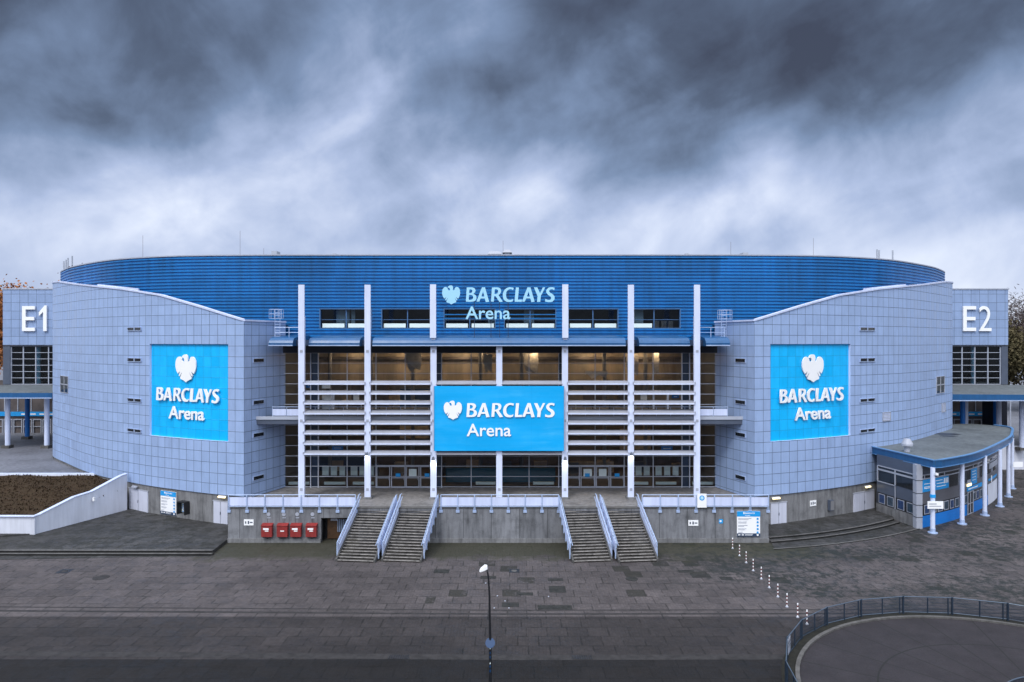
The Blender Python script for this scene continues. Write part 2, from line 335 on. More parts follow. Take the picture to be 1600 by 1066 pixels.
# ------------------------------------------------------------------ mesh helpers
class MB:
    def __init__(s): s.v = []; s.f = []; s.uv = None
    def add(s, vs, fs):
        o = len(s.v); s.v += [tuple(p) for p in vs]; s.f += [tuple(i + o for i in f) for f in fs]; return s
    def box(s, x0, x1, y0, y1, z0, z1):
        return s.add([(x0, y0, z0), (x1, y0, z0), (x1, y1, z0), (x0, y1, z0), (x0, y0, z1), (x1, y0, z1), (x1, y1, z1), (x0, y1, z1)],
                     [(0, 3, 2, 1), (4, 5, 6, 7), (0, 1, 5, 4), (1, 2, 6, 5), (2, 3, 7, 6), (3, 0, 4, 7)])
    def obox(s, c, h, rz=0, m=None):
        q = m or Matrix.Rotation(rz, 3, 'Z'); c = Vector(c)
        vs = [c + q @ Vector((a * h[0], b * h[1], d * h[2])) for d in (-1, 1) for a, b in ((-1, -1), (1, -1), (1, 1), (-1, 1))]
        return s.add(vs, [(0, 3, 2, 1), (4, 5, 6, 7), (0, 1, 5, 4), (1, 2, 6, 5), (2, 3, 7, 6), (3, 0, 4, 7)])
    def prism(s, poly, z0, z1):
        n = len(poly); z0 = z0 if isinstance(z0, (list, tuple)) else [z0] * n; z1 = z1 if isinstance(z1, (list, tuple)) else [z1] * n
        vs = [(p[0], p[1], z0[i]) for i, p in enumerate(poly)] + [(p[0], p[1], z1[i]) for i, p in enumerate(poly)]
        tri = tessellate_polygon([[Vector((p[0], p[1], 0)) for p in poly]])
        a = sum(poly[i][0] * poly[(i + 1) % n][1] - poly[(i + 1) % n][0] * poly[i][1] for i in range(n))
        fs = [((i, (i + 1) % n, (i + 1) % n + n, i + n) if a > 0 else (i, i + n, (i + 1) % n + n, (i + 1) % n)) for i in range(n)]
        fs += [tuple(k + n for k in t) for t in tri] + [tuple(reversed(t)) for t in tri]
        return s.add(vs, fs)
    def cyl(s, c, r, z0, z1, n=16, r1=None):
        r1 = r if r1 is None else r1
        vs = [(c[0] + r * math.cos(6.28318 * i / n), c[1] + r * math.sin(6.28318 * i / n), z0) for i in range(n)]
        vs += [(c[0] + r1 * math.cos(6.28318 * i / n), c[1] + r1 * math.sin(6.28318 * i / n), z1) for i in range(n)]
        return s.add(vs, [(i, (i + 1) % n, (i + 1) % n + n, i + n) for i in range(n)] + [tuple(range(n, 2 * n)), tuple(reversed(range(n)))])
    def tube(s, pts, r, n=8):
        pts = [Vector(p) for p in pts]; rs = r if isinstance(r, (list, tuple)) else [r] * len(pts); o = len(s.v)
        for i, p in enumerate(pts):
            d = (pts[min(i + 1, len(pts) - 1)] - pts[max(i - 1, 0)]).normalized()
            up = Vector((0, 0, 1)) if abs(d.z) < .9 else Vector((1, 0, 0))
            a = d.cross(up).normalized(); b = d.cross(a).normalized()
            for k in range(n):
                t = 6.28318 * k / n; s.v.append(tuple(p + (a * math.cos(t) + b * math.sin(t)) * rs[i]))
        for i in range(len(pts) - 1):
            for k in range(n): s.f.append((o + i * n + k, o + i * n + (k + 1) % n, o + (i + 1) * n + (k + 1) % n, o + (i + 1) * n + k))
        s.f.append(tuple(o + k for k in range(n))); s.f.append(tuple(o + (len(pts) - 1) * n + k for k in reversed(range(n))))
        return s
    def ribbon(s, path, z0, z1, t, side=1):
        """solid strip following a plan polyline, thickness t to one side"""
        n = len(path); P = [Vector((p[0], p[1])) for p in path]; Q = []
        for i in range(n):
            d = (P[min(i + 1, n - 1)] - P[max(i - 1, 0)]).normalized(); Q.append(P[i] + Vector((d.y, -d.x)) * t * side)
        z0 = z0 if isinstance(z0, (list, tuple)) else [z0] * n; z1 = z1 if isinstance(z1, (list, tuple)) else [z1] * n
        vs = []
        for i in range(n): vs += [(P[i].x, P[i].y, z0[i]), (Q[i].x, Q[i].y, z0[i]), (Q[i].x, Q[i].y, z1[i]), (P[i].x, P[i].y, z1[i])]
        fs = [(0, 1, 2, 3), tuple(reversed([4 * (n - 1) + k for k in range(4)]))]
        for i in range(n - 1):
            for k in range(4): fs.append((4 * i + k, 4 * i + 4 + k, 4 * i + 4 + (k + 1) % 4, 4 * i + (k + 1) % 4))
        return s.add(vs, fs)

def locof(p):
    v = Vector((0, 0, 0))
    while p: v += p.location; p = p.parent
    return v
def finish(o, label=None, cat=None, group=None, kind=None):
    if label: o['label'] = label
    if cat: o['category'] = cat
    if group: o['group'] = group
    if kind: o['kind'] = kind
    return o
def link(name, me, mat, parent=None):
    o = bpy.data.objects.new(name, me); COL.objects.link(o)
    if mat: me.materials.clear(); me.materials.append(mat)
    if parent: o.parent = parent
    return o
def part(name, mb, mat, parent=None, smooth=False, local=False, uv=None, fixn=True):
    """mesh from world coordinates (or the parent's own, when local) as one object"""
    off = Vector((0, 0, 0)) if (local or not parent) else locof(parent)
    me = bpy.data.meshes.new(name)
    me.from_pydata([tuple(Vector(v) - off) for v in mb.v], [], mb.f)
    if uv: 
        l = me.uv_layers.new(name='UVMap')
        for lp in me.loops: l.data[lp.index].uv = uv[lp.vertex_index]
    me.update()
    if fixn:
        bm = bmesh.new(); bm.from_mesh(me); bmesh.ops.recalc_face_normals(bm, faces=bm.faces); bm.to_mesh(me); bm.free()
    if smooth:
        for p in me.polygons: p.use_smooth = True
        try: me.set_sharp_from_angle(angle=R(35))
        except Exception: pass
    return link(name, me, mat, parent)
def empty(name, loc, label, cat, group=None, rz=0):
    o = bpy.data.objects.new(name, None); COL.objects.link(o); o.location = loc; o.rotation_euler = (0, 0, rz); o.empty_display_size = .3
    return finish(o, label, cat, group)
def thing(name, mb, mat, label, cat, group=None, base=None, smooth=False):
    """a thing that is a single mesh; origin at its base"""
    xs = [v[0] for v in mb.v]; ys = [v[1] for v in mb.v]; zs = [v[2] for v in mb.v]
    b = Vector(base or ((min(xs) + max(xs)) / 2, (min(ys) + max(ys)) / 2, min(zs)))
    mb.v = [tuple(Vector(v) - b) for v in mb.v]
    o = part(name, mb, mat, None, smooth); o.location = b
    return finish(o, label, cat, group)
def struct(name, mb, mat, kind='structure', smooth=False, uv=None):
    return finish(part(name, mb, mat, None, smooth, uv=uv), kind=kind)
def kids(o): return [c for c in bpy.data.objects if c.parent == o]
def dup(o, loc, rz=None, label=None, parent=None, top=True):
    r = o.copy(); COL.objects.link(r)
    if parent: r.parent = parent
    if top:
        r.location = loc
        if rz is not None: r.rotation_euler = (0, 0, rz)
        if label: r['label'] = label
    for c in kids(o): dup(c, None, None, None, r, False)
    return r

def catmull(pts, sub=8):
    P = [Vector(p) for p in pts]; out = []
    for i in range(len(P) - 1):
        a = P[max(i - 1, 0)]; b = P[i]; c = P[i + 1]; d = P[min(i + 2, len(P) - 1)]
        for k in range(sub):
            t = k / sub
            out.append(.5 * ((2 * b) + (-a + c) * t + (2 * a - 5 * b + 4 * c - d) * t * t + (-a + 3 * b - 3 * c + d) * t ** 3))
    out.append(P[-1]); return out
def interp(tab, x):
    if x <= tab[0][0]: return tab[0][1]
    for (a, b), (c, d) in zip(tab, tab[1:]):
        if x <= c: return b + (d - b) * (x - a) / (c - a)
    return tab[-1][1]

# lettering: outlines as filled curves turned into meshes
def curve_mesh(name, contours, depth):
    cu = bpy.data.curves.new(name, 'CURVE'); cu.dimensions = '2D'; cu.fill_mode = 'BOTH'; cu.extrude = depth / 2; cu.resolution_u = 6
    for c in contours:
        sp = cu.splines.new('BEZIER'); sp.bezier_points.add(len(c) - 1); sp.use_cyclic_u = True
        for bp, (x, y, k) in zip(sp.bezier_points, c):
            bp.co = (x, y, 0); h = 'AUTO' if k else 'VECTOR'; bp.handle_left_type = h; bp.handle_right_type = h
    o = bpy.data.objects.new(name, cu); COL.objects.link(o)
    bpy.context.view_layer.update()
    me = bpy.data.meshes.new_from_object(o.evaluated_get(bpy.context.evaluated_depsgraph_get())); bpy.data.objects.remove(o)
    return me
def text_mesh(name, body, depth, offset=0.0, shear=0.0):
    cu = bpy.data.curves.new(name, 'FONT'); cu.body = body; cu.extrude = depth / 2; cu.offset = offset; cu.shear = shear; cu.resolution_u = 4
    o = bpy.data.objects.new(name, cu); COL.objects.link(o)
    bpy.context.view_layer.update()
    me = bpy.data.meshes.new_from_object(o.evaluated_get(bpy.context.evaluated_depsgraph_get())); bpy.data.objects.remove(o)
    return me
def fit(me, w_, h_, depth):
    """scale the mesh so that its outline fills w_ x h_ from its lower left corner"""
    xs = [v.co.x for v in me.vertices]; ys = [v.co.y for v in me.vertices]; zs = [v.co.z for v in me.vertices]
    sx = w_ / (max(xs) - min(xs)); sy = h_ / (max(ys) - min(ys)); sz = depth / max(1e-6, max(zs) - min(zs)); x0, y0, z0 = min(xs), min(ys), min(zs)
    for v in me.vertices: v.co = ((v.co.x - x0) * sx, (v.co.y - y0) * sy, (v.co.z - z0) * sz)
def stand(me, origin, xdir):
    """lay the flat outline up on a wall: x along xdir, y up, thickness towards the viewer"""
    xd = Vector((xdir[0], xdir[1], 0)).normalized(); nd = Vector((xd.y, -xd.x, 0)); o = Vector(origin)
    for v in me.vertices: v.co = o + xd * v.co.x + Vector((0, 0, 1)) * v.co.y + nd * v.co.z
def V(*a): return [(x, y, 0) for x, y in a]
def gl(s_):
    out = []
    for tok in s_.split():
        k = 1 if tok[0] == 's' else 0; tok = tok.lstrip('s'); x, y = tok.split(','); out.append((float(x), -float(y), k))
    return out
A_out = '562,267 598,267 647,434 607,438 597,396 546,396 530,432 498,432 s528,350'
A_in = '575,312 590,374 555,374'
def shift(s_, dx):
    return ' '.join(('s' if t[0] == 's' else '') + '%g,%s' % (float(t.lstrip('s').split(',')[0]) + dx, t.split(',')[1]) for t in s_.split())
WORD = [gl(q) for q in (
    '382,268 432,267 s470,275 s486,303 s475,330 458,343 s486,358 s497,388 s480,422 s440,433 372,433', '415,290 428,289 s446,299 s446,319 s430,333 411,334', '410,354 428,354 s455,366 s453,398 s432,411 405,411',
    A_out, A_in,
    '680,268 735,267 s775,278 s787,312 s774,344 757,358 808,432 768,438 722,367 707,367 702,432 668,432', '714,289 730,288 s749,299 s748,328 s730,343 709,344',
    '937,272 930,299 s898,288 s862,305 s846,352 s862,400 s898,412 930,401 925,429 s885,437 s832,422 s808,360 s828,298 s878,267',
    '962,268 998,268 986,410 1036,408 1031,434 946,434',
    shift(A_out, 537), shift(A_in, 537),
    '1176,268 1216,268 1247,335 1280,268 1308,268 1257,365 1250,435 1212,435 1218,368',
    '1420,272 1414,300 s1385,289 s1356,302 s1364,326 s1398,348 s1420,387 s1398,428 s1350,438 1305,430 1310,401 s1345,413 s1376,401 s1374,378 s1342,354 s1320,313 s1342,276 s1385,265')]
EAGLE = [gl('s205,237 s184,243 s168,262 168,268 s186,264 193,277 s196,290 s184,298 172,286 s160,263 s138,256 s112,276 s101,325 s110,368 128,397 153,374 137,411 146,419 173,381 153,427 155,440 s185,449 212,466 s240,450 270,440 272,427 250,381 277,419 286,411 270,374 295,397 s312,365 s319,325 s309,276 s285,256 s262,262 s244,294 232,294 s233,262 s222,240')]
def lettering(name, kind, x, z, w_, h_, origin_fn, xdir, mat, parent, depth=.12, off=0.0, tname=None):
    if kind == 'word': me = curve_mesh(name, WORD, .1)
    elif kind == 'eagle': me = curve_mesh(name, EAGLE, .1)
    else: me = text_mesh(name, kind, .1, off)
    fit(me, w_, h_, depth); me.name = name
    o = origin_fn(x, z) - locof(parent); stand(me, o, xdir)
    return link(name, me, mat, parent)

# ------------------------------------------------------------------ ground
g = MB().add([(-1500, -200, 0), (1500, -200, 0), (1500, 3000, 0), (-1500, 3000, 0)], [(0, 1, 2, 3)])
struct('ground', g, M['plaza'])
for (y0, y1, sl_) in ((44.85, 45.12, .0), (45.55, 45.72, 0), (38.5, 39.15, 0)):
    mb = MB(); mb.add([(-60, y0 + 1.0, .004), (0, y0, .004), (60, y0 + .3, .004), (60, y1 + .3, .004), (0, y1, .004), (-60, y1 + 1.0, .004)], [(0, 1, 4, 5), (1, 2, 3, 4)])
    struct('gutter_strip', mb, M['gutter'])

# wing and drum plans (distance from the axis, depth)
WP = catmull([(24.4, 65.3), (28, 66.5), (32, 68.25), (36, 70.2), (40, 72.6), (44, 75.2), (48.5, 78.9), (53, 83.2), (57.9, 88), (60.2, 92), (61.6, 97), (62.3, 103), (62.6, 110)], 8)
DP = catmull([(24, 72), (33, 72.6), (39, 74.2), (44.5, 77), (51.5, 82.6), (55.4, 86.6), (58.9, 91.2), (60.3, 96), (61.0, 103), (61.2, 118), (60, 133), (50, 148), (30, 160), (0, 165)], 7)
WS = [0]
for a, b in zip(WP, WP[1:]): WS.append(WS[-1] + (b - a).length)
TOP = [(24.4, 19.9), (29.6, 21.34), (34.6, 22.6), (40.2, 23.45), (45, 24.0), (50, 24.6), (55.5, 25.35), (60, 25.6), (63, 25.6)]
def wing_at(s, px):
    """point and outward tangent of the wing wall seen at photo column px"""
    q = (px - 800) / F
    for a, b in zip(WP, WP[1:]):
        fa = (AX + s * a.x) / a.y - q; fb = (AX + s * b.x) / b.y - q
        if fa * fb <= 0 and fa != fb:
            t = fa / (fa - fb); p = a.lerp(b, t); d = (b - a).normalized(); return Vector((AX + s * p.x, p.y)), Vector((s * d.x, d.y)) * s
    return None, None

arena = empty('arena', (AX, 66, 0), 'huge arena with ribbed blue drum, curved pale tiled wings and a glass front', 'arena')
SZ0, SZ1, SU0, SU1 = 8.3, 17.7, 26.15, 36.05
for s in (-1, 1):
    pts = [(p, WS[i]) for i, p in enumerate(WP)]
    # insert exact sign edges
    for su in (SU0, SU1):
        for i in range(len(pts) - 1):
            if pts[i][0].x < su < pts[i + 1][0].x:
                t = (su - pts[i][0].x) / (pts[i + 1][0].x - pts[i][0].x)
                pts.insert(i + 1, (pts[i][0].lerp(pts[i + 1][0], t), pts[i][1] + t * (pts[i + 1][1] - pts[i][1]))); break
    mb = MB(); uv = []
    def q4(p0, p1, z00, z01, z10, z11, u0, u1):
        mb.add([(AX + s * p0.x, p0.y, z00), (AX + s * p1.x, p1.y, z10), (AX + s * p1.x, p1.y, z11), (AX + s * p0.x, p0.y, z01)], [(0, 1, 2, 3)])
        uv.extend([(u0, z00), (u1, z10), (u1, z11), (u0, z01)])
    for (p0, u0), (p1, u1) in zip(pts, pts[1:]):
        t0, t1 = interp(TOP, p0.x), interp(TOP, p1.x)
        if SU0 - 1e-3 <= p0.x and p1.x <= SU1 + 1e-3:
            q4(p0, p1, 3.1, SZ0, 3.1, SZ0, u0, u1); q4(p0, p1, SZ1, t0, SZ1, t1, u0, u1)
        else: q4(p0, p1, 3.1, t0, 3.1, t1, u0, u1)
    # return face towards the glass front
    c0 = Vector((24.4, 65.3)); c1 = Vector((22.3, 70.95)); L0 = (c1 - c0).length
    q4(c1, c0, 2.85, 19.9, 2.85, 19.9, -L0, 0)
    wing = part('wing_wall', mb, M['clad'], arena, uv=uv, smooth=False, fixn=False)
    # parapet cap
    path = [(AX + s * p.x, p.y) for p, _ in pts]; zt = [interp(TOP, p.x) for p, _ in pts]
    full = [(AX + s * c1.x, c1.y)] + path; zf = [19.9] + zt
    mb = MB().ribbon(full, zf, [z + .16 for z in zf], .10, -s if False else (1 if s > 0 else -1))
    mb.ribbon(full, zf, [z + .16 for z in zf], .45, (-1 if s > 0 else 1))
    part('parapet_cap', mb, M['railpanel'], wing)
    # roof between wing and drum
    mb = MB(); n = len(pts)
    for i in range(n - 1):
        (p0, _), (p1, _) = pts[i], pts[i + 1]
        def dr(p):
            if p.x < 24: return Vector((p.x, 72))
            best = min(DP[:80], key=lambda q: abs(math.atan2(q.x, q.y - 20) - math.atan2(p.x, p.y - 20))); return best
        a, b = dr(p0), dr(p1); z0, z1 = interp(TOP, p0.x) - .25, interp(TOP, p1.x) - .25
        mb.add([(AX + s * p0.x, p0.y, z0), (AX + s * p1.x, p1.y, z1), (AX + s * b.x, b.y + .3, z1), (AX + s * a.x, a.y + .3, z0)], [(0, 1, 2, 3)])
    mb.add([(AX + s * 22.3, 70.9, 19.65), (AX + s * 24.4, 65.3, 19.65), (AX + s * 25.2, 72.3, 19.65), (AX + s * 22.3, 72.3, 19.65)], [(0, 1, 2, 3)])
    part('wing_roof', mb, M['roof'], arena)
    # inner parapet strip on the wing roof
    ip = [p for p in DP if 38.2 < p.x < 45.5 and p.y < 95]
    path = [(AX + s * (p.x - .3), p.y - 1.3) for p in ip]; zt = [interp([(38, 23.5), (51, 25.0), (58, 25.7)], p.x) for p in ip]
    part('roof_upstand', MB().ribbon(path, [z - 1.3 for z in zt], zt, .15, 1), M['railpanel'], arena)
    # sign recess: curved cyan panel set back, with reveals
    sp = [(p, u) for p, u in pts if SU0 - 1e-3 <= p.x <= SU1 + 1e-3]
    IN = .22
    ins = []
    for i, (p, u) in enumerate(sp):
        a = sp[max(i - 1, 0)][0]; b = sp[min(i + 1, len(sp) - 1)][0]; d = (b - a).normalized(); ins.append((p + Vector((-d.y, d.x)) * IN, u))
    mbr = MB()
    for k in (0, -1):
        p, q = sp[k][0], ins[k][0]
        mbr.add([(AX + s * p.x, p.y, SZ0), (AX + s * q.x, q.y, SZ0), (AX + s * q.x, q.y, SZ1), (AX + s * p.x, p.y, SZ1)], [(0, 1, 2, 3)])
    for i in range(len(sp) - 1):
        for z in (SZ0, SZ1):
            mbr.add([(AX + s * sp[i][0].x, sp[i][0].y, z), (AX + s * sp[i + 1][0].x, sp[i + 1][0].y, z), (AX + s * ins[i + 1][0].x, ins[i + 1][0].y, z), (AX + s * ins[i][0].x, ins[i][0].y, z)], [(0, 1, 2, 3)])
    part('sign_reveal', mbr, M['railpanel'], wing)
    side = 'left' if s < 0 else 'right'
    mid = sp[len(sp) // 2][0]
    sign = empty('wing_sign', (AX + s * mid.x, mid.y, SZ0), ('tall cyan sign with white eagle and lettering on the curved wing next to E1' if s < 0 else 'tall cyan sign with white eagle and lettering on the curved wing next to E2'), 'sign', 'tall cyan wall signs')
    mb = MB(); uv = []
    for i in range(len(ins) - 1):
        p0, u0 = ins[i]; p1, u1 = ins[i + 1]
        mb.add([(AX + s * p0.x, p0.y, SZ0), (AX + s * p1.x, p1.y, SZ0), (AX + s * p1.x, p1.y, SZ1), (AX + s * p0.x, p0.y, SZ1)], [(0, 1, 2, 3)])
        uv += [(u0, SZ0), (u1, SZ0), (u1, SZ1), (u0, SZ1)]
    part('sign_panel', mb, M['cyan'], sign, uv=uv, fixn=False)
    # letters on the chord plane, measured as fractions of the panel
    a = sp[0][0]; b = sp[-1][0]
    A3 = Vector((AX + s * a.x, a.y, 0)); B3 = Vector((AX + s * b.x, b.y, 0))
    if s < 0: A3, B3 = B3, A3          # A3 is the left end as seen
    xd = (B3 - A3).normalized(); Wd = (B3 - A3).length; nd = Vector((xd.y, -xd.x, 0))
    base = lambda x, z: A3 + xd * x + Vector((0, 0, z)) + nd * (-IN + .26)
    H = SZ1 - SZ0
    if s < 0: bx = ((.36, .275, .62), (.105, .395, .90), (.27, .72)); 
    else: bx = ((.37, .28, .635), (.10, .39, .895), (.28, .73))
    # vertical places from the photograph: eagle .11-.405, word .46-.61, Arena .665-.80 of the panel height
    lettering('eagle_emblem', 'eagle', Wd * bx[0][0], SZ0 + H * (1 - .405), Wd * (bx[0][2] - bx[0][0]), H * .295, base, xd, M['white'], sign, .12)
    lettering('lettering', 'word', Wd * bx[1][0], SZ0 + H * (1 - .612), Wd * (bx[1][2] - bx[1][0]), H * .145, base, xd, M['white'], sign, .12)
    lettering('lettering', 'Arena', Wd * bx[2][0], SZ0 + H * (1 - .80), Wd * (bx[2][1] - bx[2][0]), H * .135, base, xd, M['white'], sign, .12, .016)

# concrete base under the wings
for s in (-1, 1):
    pp = [(AX + s * p.x, p.y + .0) for p in WP if p.x < 62]
    pts2 = []
    for i, p in enumerate(WP):
        a = WP[max(i - 1, 0)]; b = WP[min(i + 1, len(WP) - 1)]; d = (b - a).normalized(); q = p + Vector((-d.y, d.x)) * .12; pts2.append((AX + s * q.x, q.y))
    mb = MB().ribbon(pts2, -.1, 3.1, .3, (-1 if s > 0 else 1))
    part('concrete_base', mb, M['conc_base'], arena)

# ------------------------------------------------------------------ ribbed drum
P_ = .345
def profile(z0, z1):
    out = [z0]; k = math.floor(z0 / P_)
    while k * P_ < z1 + P_:
        for f, _ in ((.0, 0), (.38, 0), (.5, 1), (.88, 1)):
            z = (k + f) * P_
            if z0 + .004 < z < z1 - .004: out.append(z)
        k += 1
    out.append(z1); return out
def depthf(z):
    f = (z / P_) % 1.0
    if f < .38: return 0.0
    if f < .5: return .13 * (f - .38) / .12
    if f < .88: return .13
    return .13 * (1 - (f - .88) / .12)
DZ0, DZ1 = 17.4, 27.0
wins = [(-19.05, -13.5), (-12.55, -7.05), (-5.98, -.48), (.38, 5.9), (7.1, 12.45), (13.45, 19.0)]
WZ0, WZ1 = 19.3, 21.42
mb = MB()
def flatpiece(u0, u1, z0, z1):
    zs = profile(z0, z1)
    for a, b in zip(zs, zs[1:]):
        ea, eb = a + 1e-5, b - 1e-5
        mb.add([(AX + u0, 72 - depthf(ea), a), (AX + u1, 72 - depthf(ea), a), (AX + u1, 72 - depthf(eb), b), (AX + u0, 72 - depthf(eb), b)], [(0, 1, 2, 3)])
edges = [-24] + [e for w_ in wins for e in w_] + [24]
for i in range(len(edges) - 1):
    if i % 2 == 1: flatpiece(edges[i], edges[i + 1], DZ0, WZ0); flatpiece(edges[i], edges[i + 1], WZ1, DZ1)
    else: flatpiece(edges[i], edges[i + 1], DZ0, DZ1)
zs = profile(DZ0, DZ1)
for s in (-1, 1):
    n = len(DP); nor = []
    for i in range(n):
        d = (DP[min(i + 1, n - 1)] - DP[max(i - 1, 0)]).normalized(); nor.append(Vector((d.y, -d.x)))
    nor[0] = Vector((0, -1)); o = len(mb.v)
    for i in range(n):
        for j, z in enumerate(zs):
            q = DP[i] + nor[i] * depthf(z + (1e-5 if j < len(zs) - 1 else -1e-5)); mb.v.append((AX + s * q.x, q.y, z))
    m_ = len(zs)
    for i in range(n - 1):
        for j in range(m_ - 1): mb.f.append((o + i * m_ + j, o + (i + 1) * m_ + j, o + (i + 1) * m_ + j + 1, o + i * m_ + j + 1))
drum = part('drum_wall', mb, M['blue'], arena)
loop = [(AX + p.x, p.y) for p in DP] + [(AX - p.x, p.y) for p in reversed(DP[:-1])]
part('drum_roof', MB().prism(loop, 26.6, 26.7), M['roof'], arena)
right = [(AX + p.x, p.y) for p in DP]; left = [(AX - p.x, p.y) for p in DP]
cap = MB().ribbon([(AX - 24, 72), (AX + 24, 72)], 27.0, 27.12, .14, 1).ribbon(right, 27.0, 27.12, .14, 1).ribbon(left, 27.0, 27.12, .14, -1)
part('drum_cap', cap, M['greylight'], arena)
# strip windows with rooms behind them
for i, (a, b) in enumerate(wins):
    x0, x1 = AX + a, AX + b
    wd = part('window', MB().box(x0, x0 + .1, 71.86, 72.3, WZ0, WZ1).box(x1 - .1, x1, 71.86, 72.3, WZ0, WZ1).box(x0 + .1, x1 - .1, 71.86, 72.3, WZ0, WZ0 + .08).box(x0 + .1, x1 - .1, 71.86, 72.3, WZ1 - .08, WZ1)
              .box((x0 + x1) / 2 - .05, (x0 + x1) / 2 + .05, 72.08, 72.22, WZ0 + .08, WZ1 - .08).box(x0 + .1, x1 - .1, 72.10, 72.18, WZ0 + .93, WZ0 + .98), M['window_frame'], drum)
    part('pane', MB().box(x0 + .1, x1 - .1, 72.2, 72.215, WZ0 + .08, WZ1 - .08), M['glass_w'], wd)
rad = MB()
for i, (a, b) in enumerate(wins):
    m_ = (a + b) / 2
    for u0, u1 in ((a + .25, m_ - .2), (m_ + .2, b - .2)):
        if i == 5 and u0 > m_: continue
        wd = part('radiator', MB().box(AX + u0, AX + u1, 72.12, 72.19, WZ0 + .12, WZ0 + .55), M['bench'], arena)
room = MB()
room.add([(AX - 23, 76, 18.9), (AX + 23, 76, 18.9), (AX + 23, 76, 22), (AX - 23, 76, 22)], [(0, 1, 2, 3)])
room.add([(AX - 23, 72.25, 18.9), (AX + 23, 72.25, 18.9), (AX + 23, 76, 18.9), (AX - 23, 76, 18.9)], [(0, 1, 2, 3)])
room.add([(AX - 23, 72.25, 22), (AX + 23, 72.25, 22), (AX + 23, 76, 22), (AX - 23, 76, 22)], [(0, 1, 2, 3)])
part('upper_room', room, M['inner_dark'], arena)
# pale drapes and furniture seen through the strip windows
for u0, u1 in ((-17.6, -16.2), (-16.0, -15.6), (-6.0, -5.8), (-1.35, -.55), (2.5, 3.6), (13.9, 15.3)):
    part('curtain', MB().box(AX + u0, AX + u1, 73.2, 73.3, 18.95, 21.6), M['paper'], arena)
for u in (16.4, 17.2, 17.9):
    part('chair', MB().box(AX + u, AX + u + .55, 73.0, 73.08, 19.3, 20.15).box(AX + u, AX + u + .55, 72.6, 73.0, 19.25, 19.33).box(AX + u + .03, AX + u + .08, 72.63, 72.7, 18.9, 19.25).box(AX + u + .47, AX + u + .52, 72.63, 72.7, 18.9, 19.25), M['chair'], arena)

# ------------------------------------------------------------------ canopy
def canopy(u0, u1, yf, yb=72.0):
    mb = MB()
    prof = [(yb, 18.62), (yf + 1.2, 18.40), (yf + .5, 18.28), (yf + .15, 18.05), (yf, 17.8), (yf + .02, 17.62), (yf + .15, 17.5), (yb, 17.5)]
    n = len(prof); vs = [(AX + u, y, z) for u in (u0, u1) for y, z in prof]
    mb.add(vs, [(i, (i + 1) % n, (i + 1) % n + n, i + n) for i in range(n)] + [tuple(range(n)), tuple(range(n, 2 * n))])
    c = part('canopy', mb, M['blue2'], arena)
    part('gutter', MB().box(AX + u0, AX + u1, yf - .06, yf - .005, 17.52, 17.62), M['rail'], c)
    return c
canopy(-12.1, 12.1, 65.25); 
for s in (-1, 1):
    for a, b in ((13.6, 18.55), (20.1, 22.45)):
        canopy(min(s * a, s * b), max(s * a, s * b), 66.4)
    part('canopy_link', MB().box(AX + min(s * 12.1, s * 22.3), AX + max(s * 12.1, s * 22.3), 67.4, 72, 17.55, 18.1), M['navy'], arena)

# ------------------------------------------------------------------ front columns, louvres, banner
CU = [-19.05, -12.68, -6.33, 0.0, 6.33, 12.68, 19.05]
for i, u in enumerate(CU):
    x = AX + u
    if i in (0, 1, 5, 6):
        mb = MB().box(x - .29, x + .29, 65.7, 65.86, 2.8, 23.42).box(x - .24, x + .24, 65.86, 66.2, 2.8, 20.4)
    elif i == 3:
        mb = MB().box(x - .29, x + .29, 65.7, 65.86, 2.8, 17.5).box(x - .24, x + .24, 65.86, 66.2, 2.8, 17.5)
    else:
        mb = MB().box(x - .29, x + .29, 65.7, 65.86, 2.8, 17.5).box(x - .24, x + .24, 65.86, 66.2, 2.8, 17.5).box(x - .29, x + .29, 65.3, 65.5, 18.3, 23.42).box(x - .2, x + .2, 65.5, 65.9, 18.1, 20.4)
    c = part('column', mb, M['col'], arena)
    part('column_base', MB().box(x - .42, x + .42, 65.5, 66.45, 2.8, 2.98), M['conc_base'], c)
    for z in (3.6, 10.2, 16.9): part('tie_plate', MB().box(x - .12, x + .12, 65.66, 65.7, z, z + .25), M['greylight'], c)
LZ = [gz(y, 65.8) for y in (598, 613.4, 628.8, 644.4, 660, 675.6, 691.6, 707.4)]
def blade(x0, x1, z, d0=65.62):
    # drooping aerofoil: sloping upper face, thick rounded nose
    prof = [(.0, -.17), (.03, -.20), (.10, -.19), (.62, .10), (.66, .14), (.62, .17), (.50, .15), (.06, -.07), (.0, -.11)]
    n = len(prof); mb = MB()
    mb.add([(x, d0 + a, z + b) for x in (x0, x1) for a, b in prof], [(k, (k + 1) % n, (k + 1) % n + n, k + n) for k in range(n)] + [tuple(range(n)), tuple(range(n, 2 * n))])
    return mb
for b0, b1 in ((0, 1), (1, 2), (4, 5), (5, 6)):
    for z in LZ:
        lb = part('louvre', blade(AX + CU[b0] + .25, AX + CU[b1] - .25, z), M['blade'], arena)
        part('nose', MB().box(AX + CU[b0] + .26, AX + CU[b1] - .26, 65.585, 65.618, z - .19, z - .06), M['col'], lb)  # white strip paints in the bright light on the blade's front lip
        part('bracket', MB().box(AX + CU[b0] + .19, AX + CU[b0] + .25, 65.55, 66.1, z - .1, z + .1).box(AX + CU[b1] - .25, AX + CU[b1] - .19, 65.55, 66.1, z - .1, z + .1), M['greylight'], lb)
for b0, b1 in ((2, 3), (3, 4)):
    for z in (LZ[0], LZ[7]):
        part('louvre', blade(AX + CU[b0] + .25, AX + CU[b1] - .25, z), M['blade'], arena)
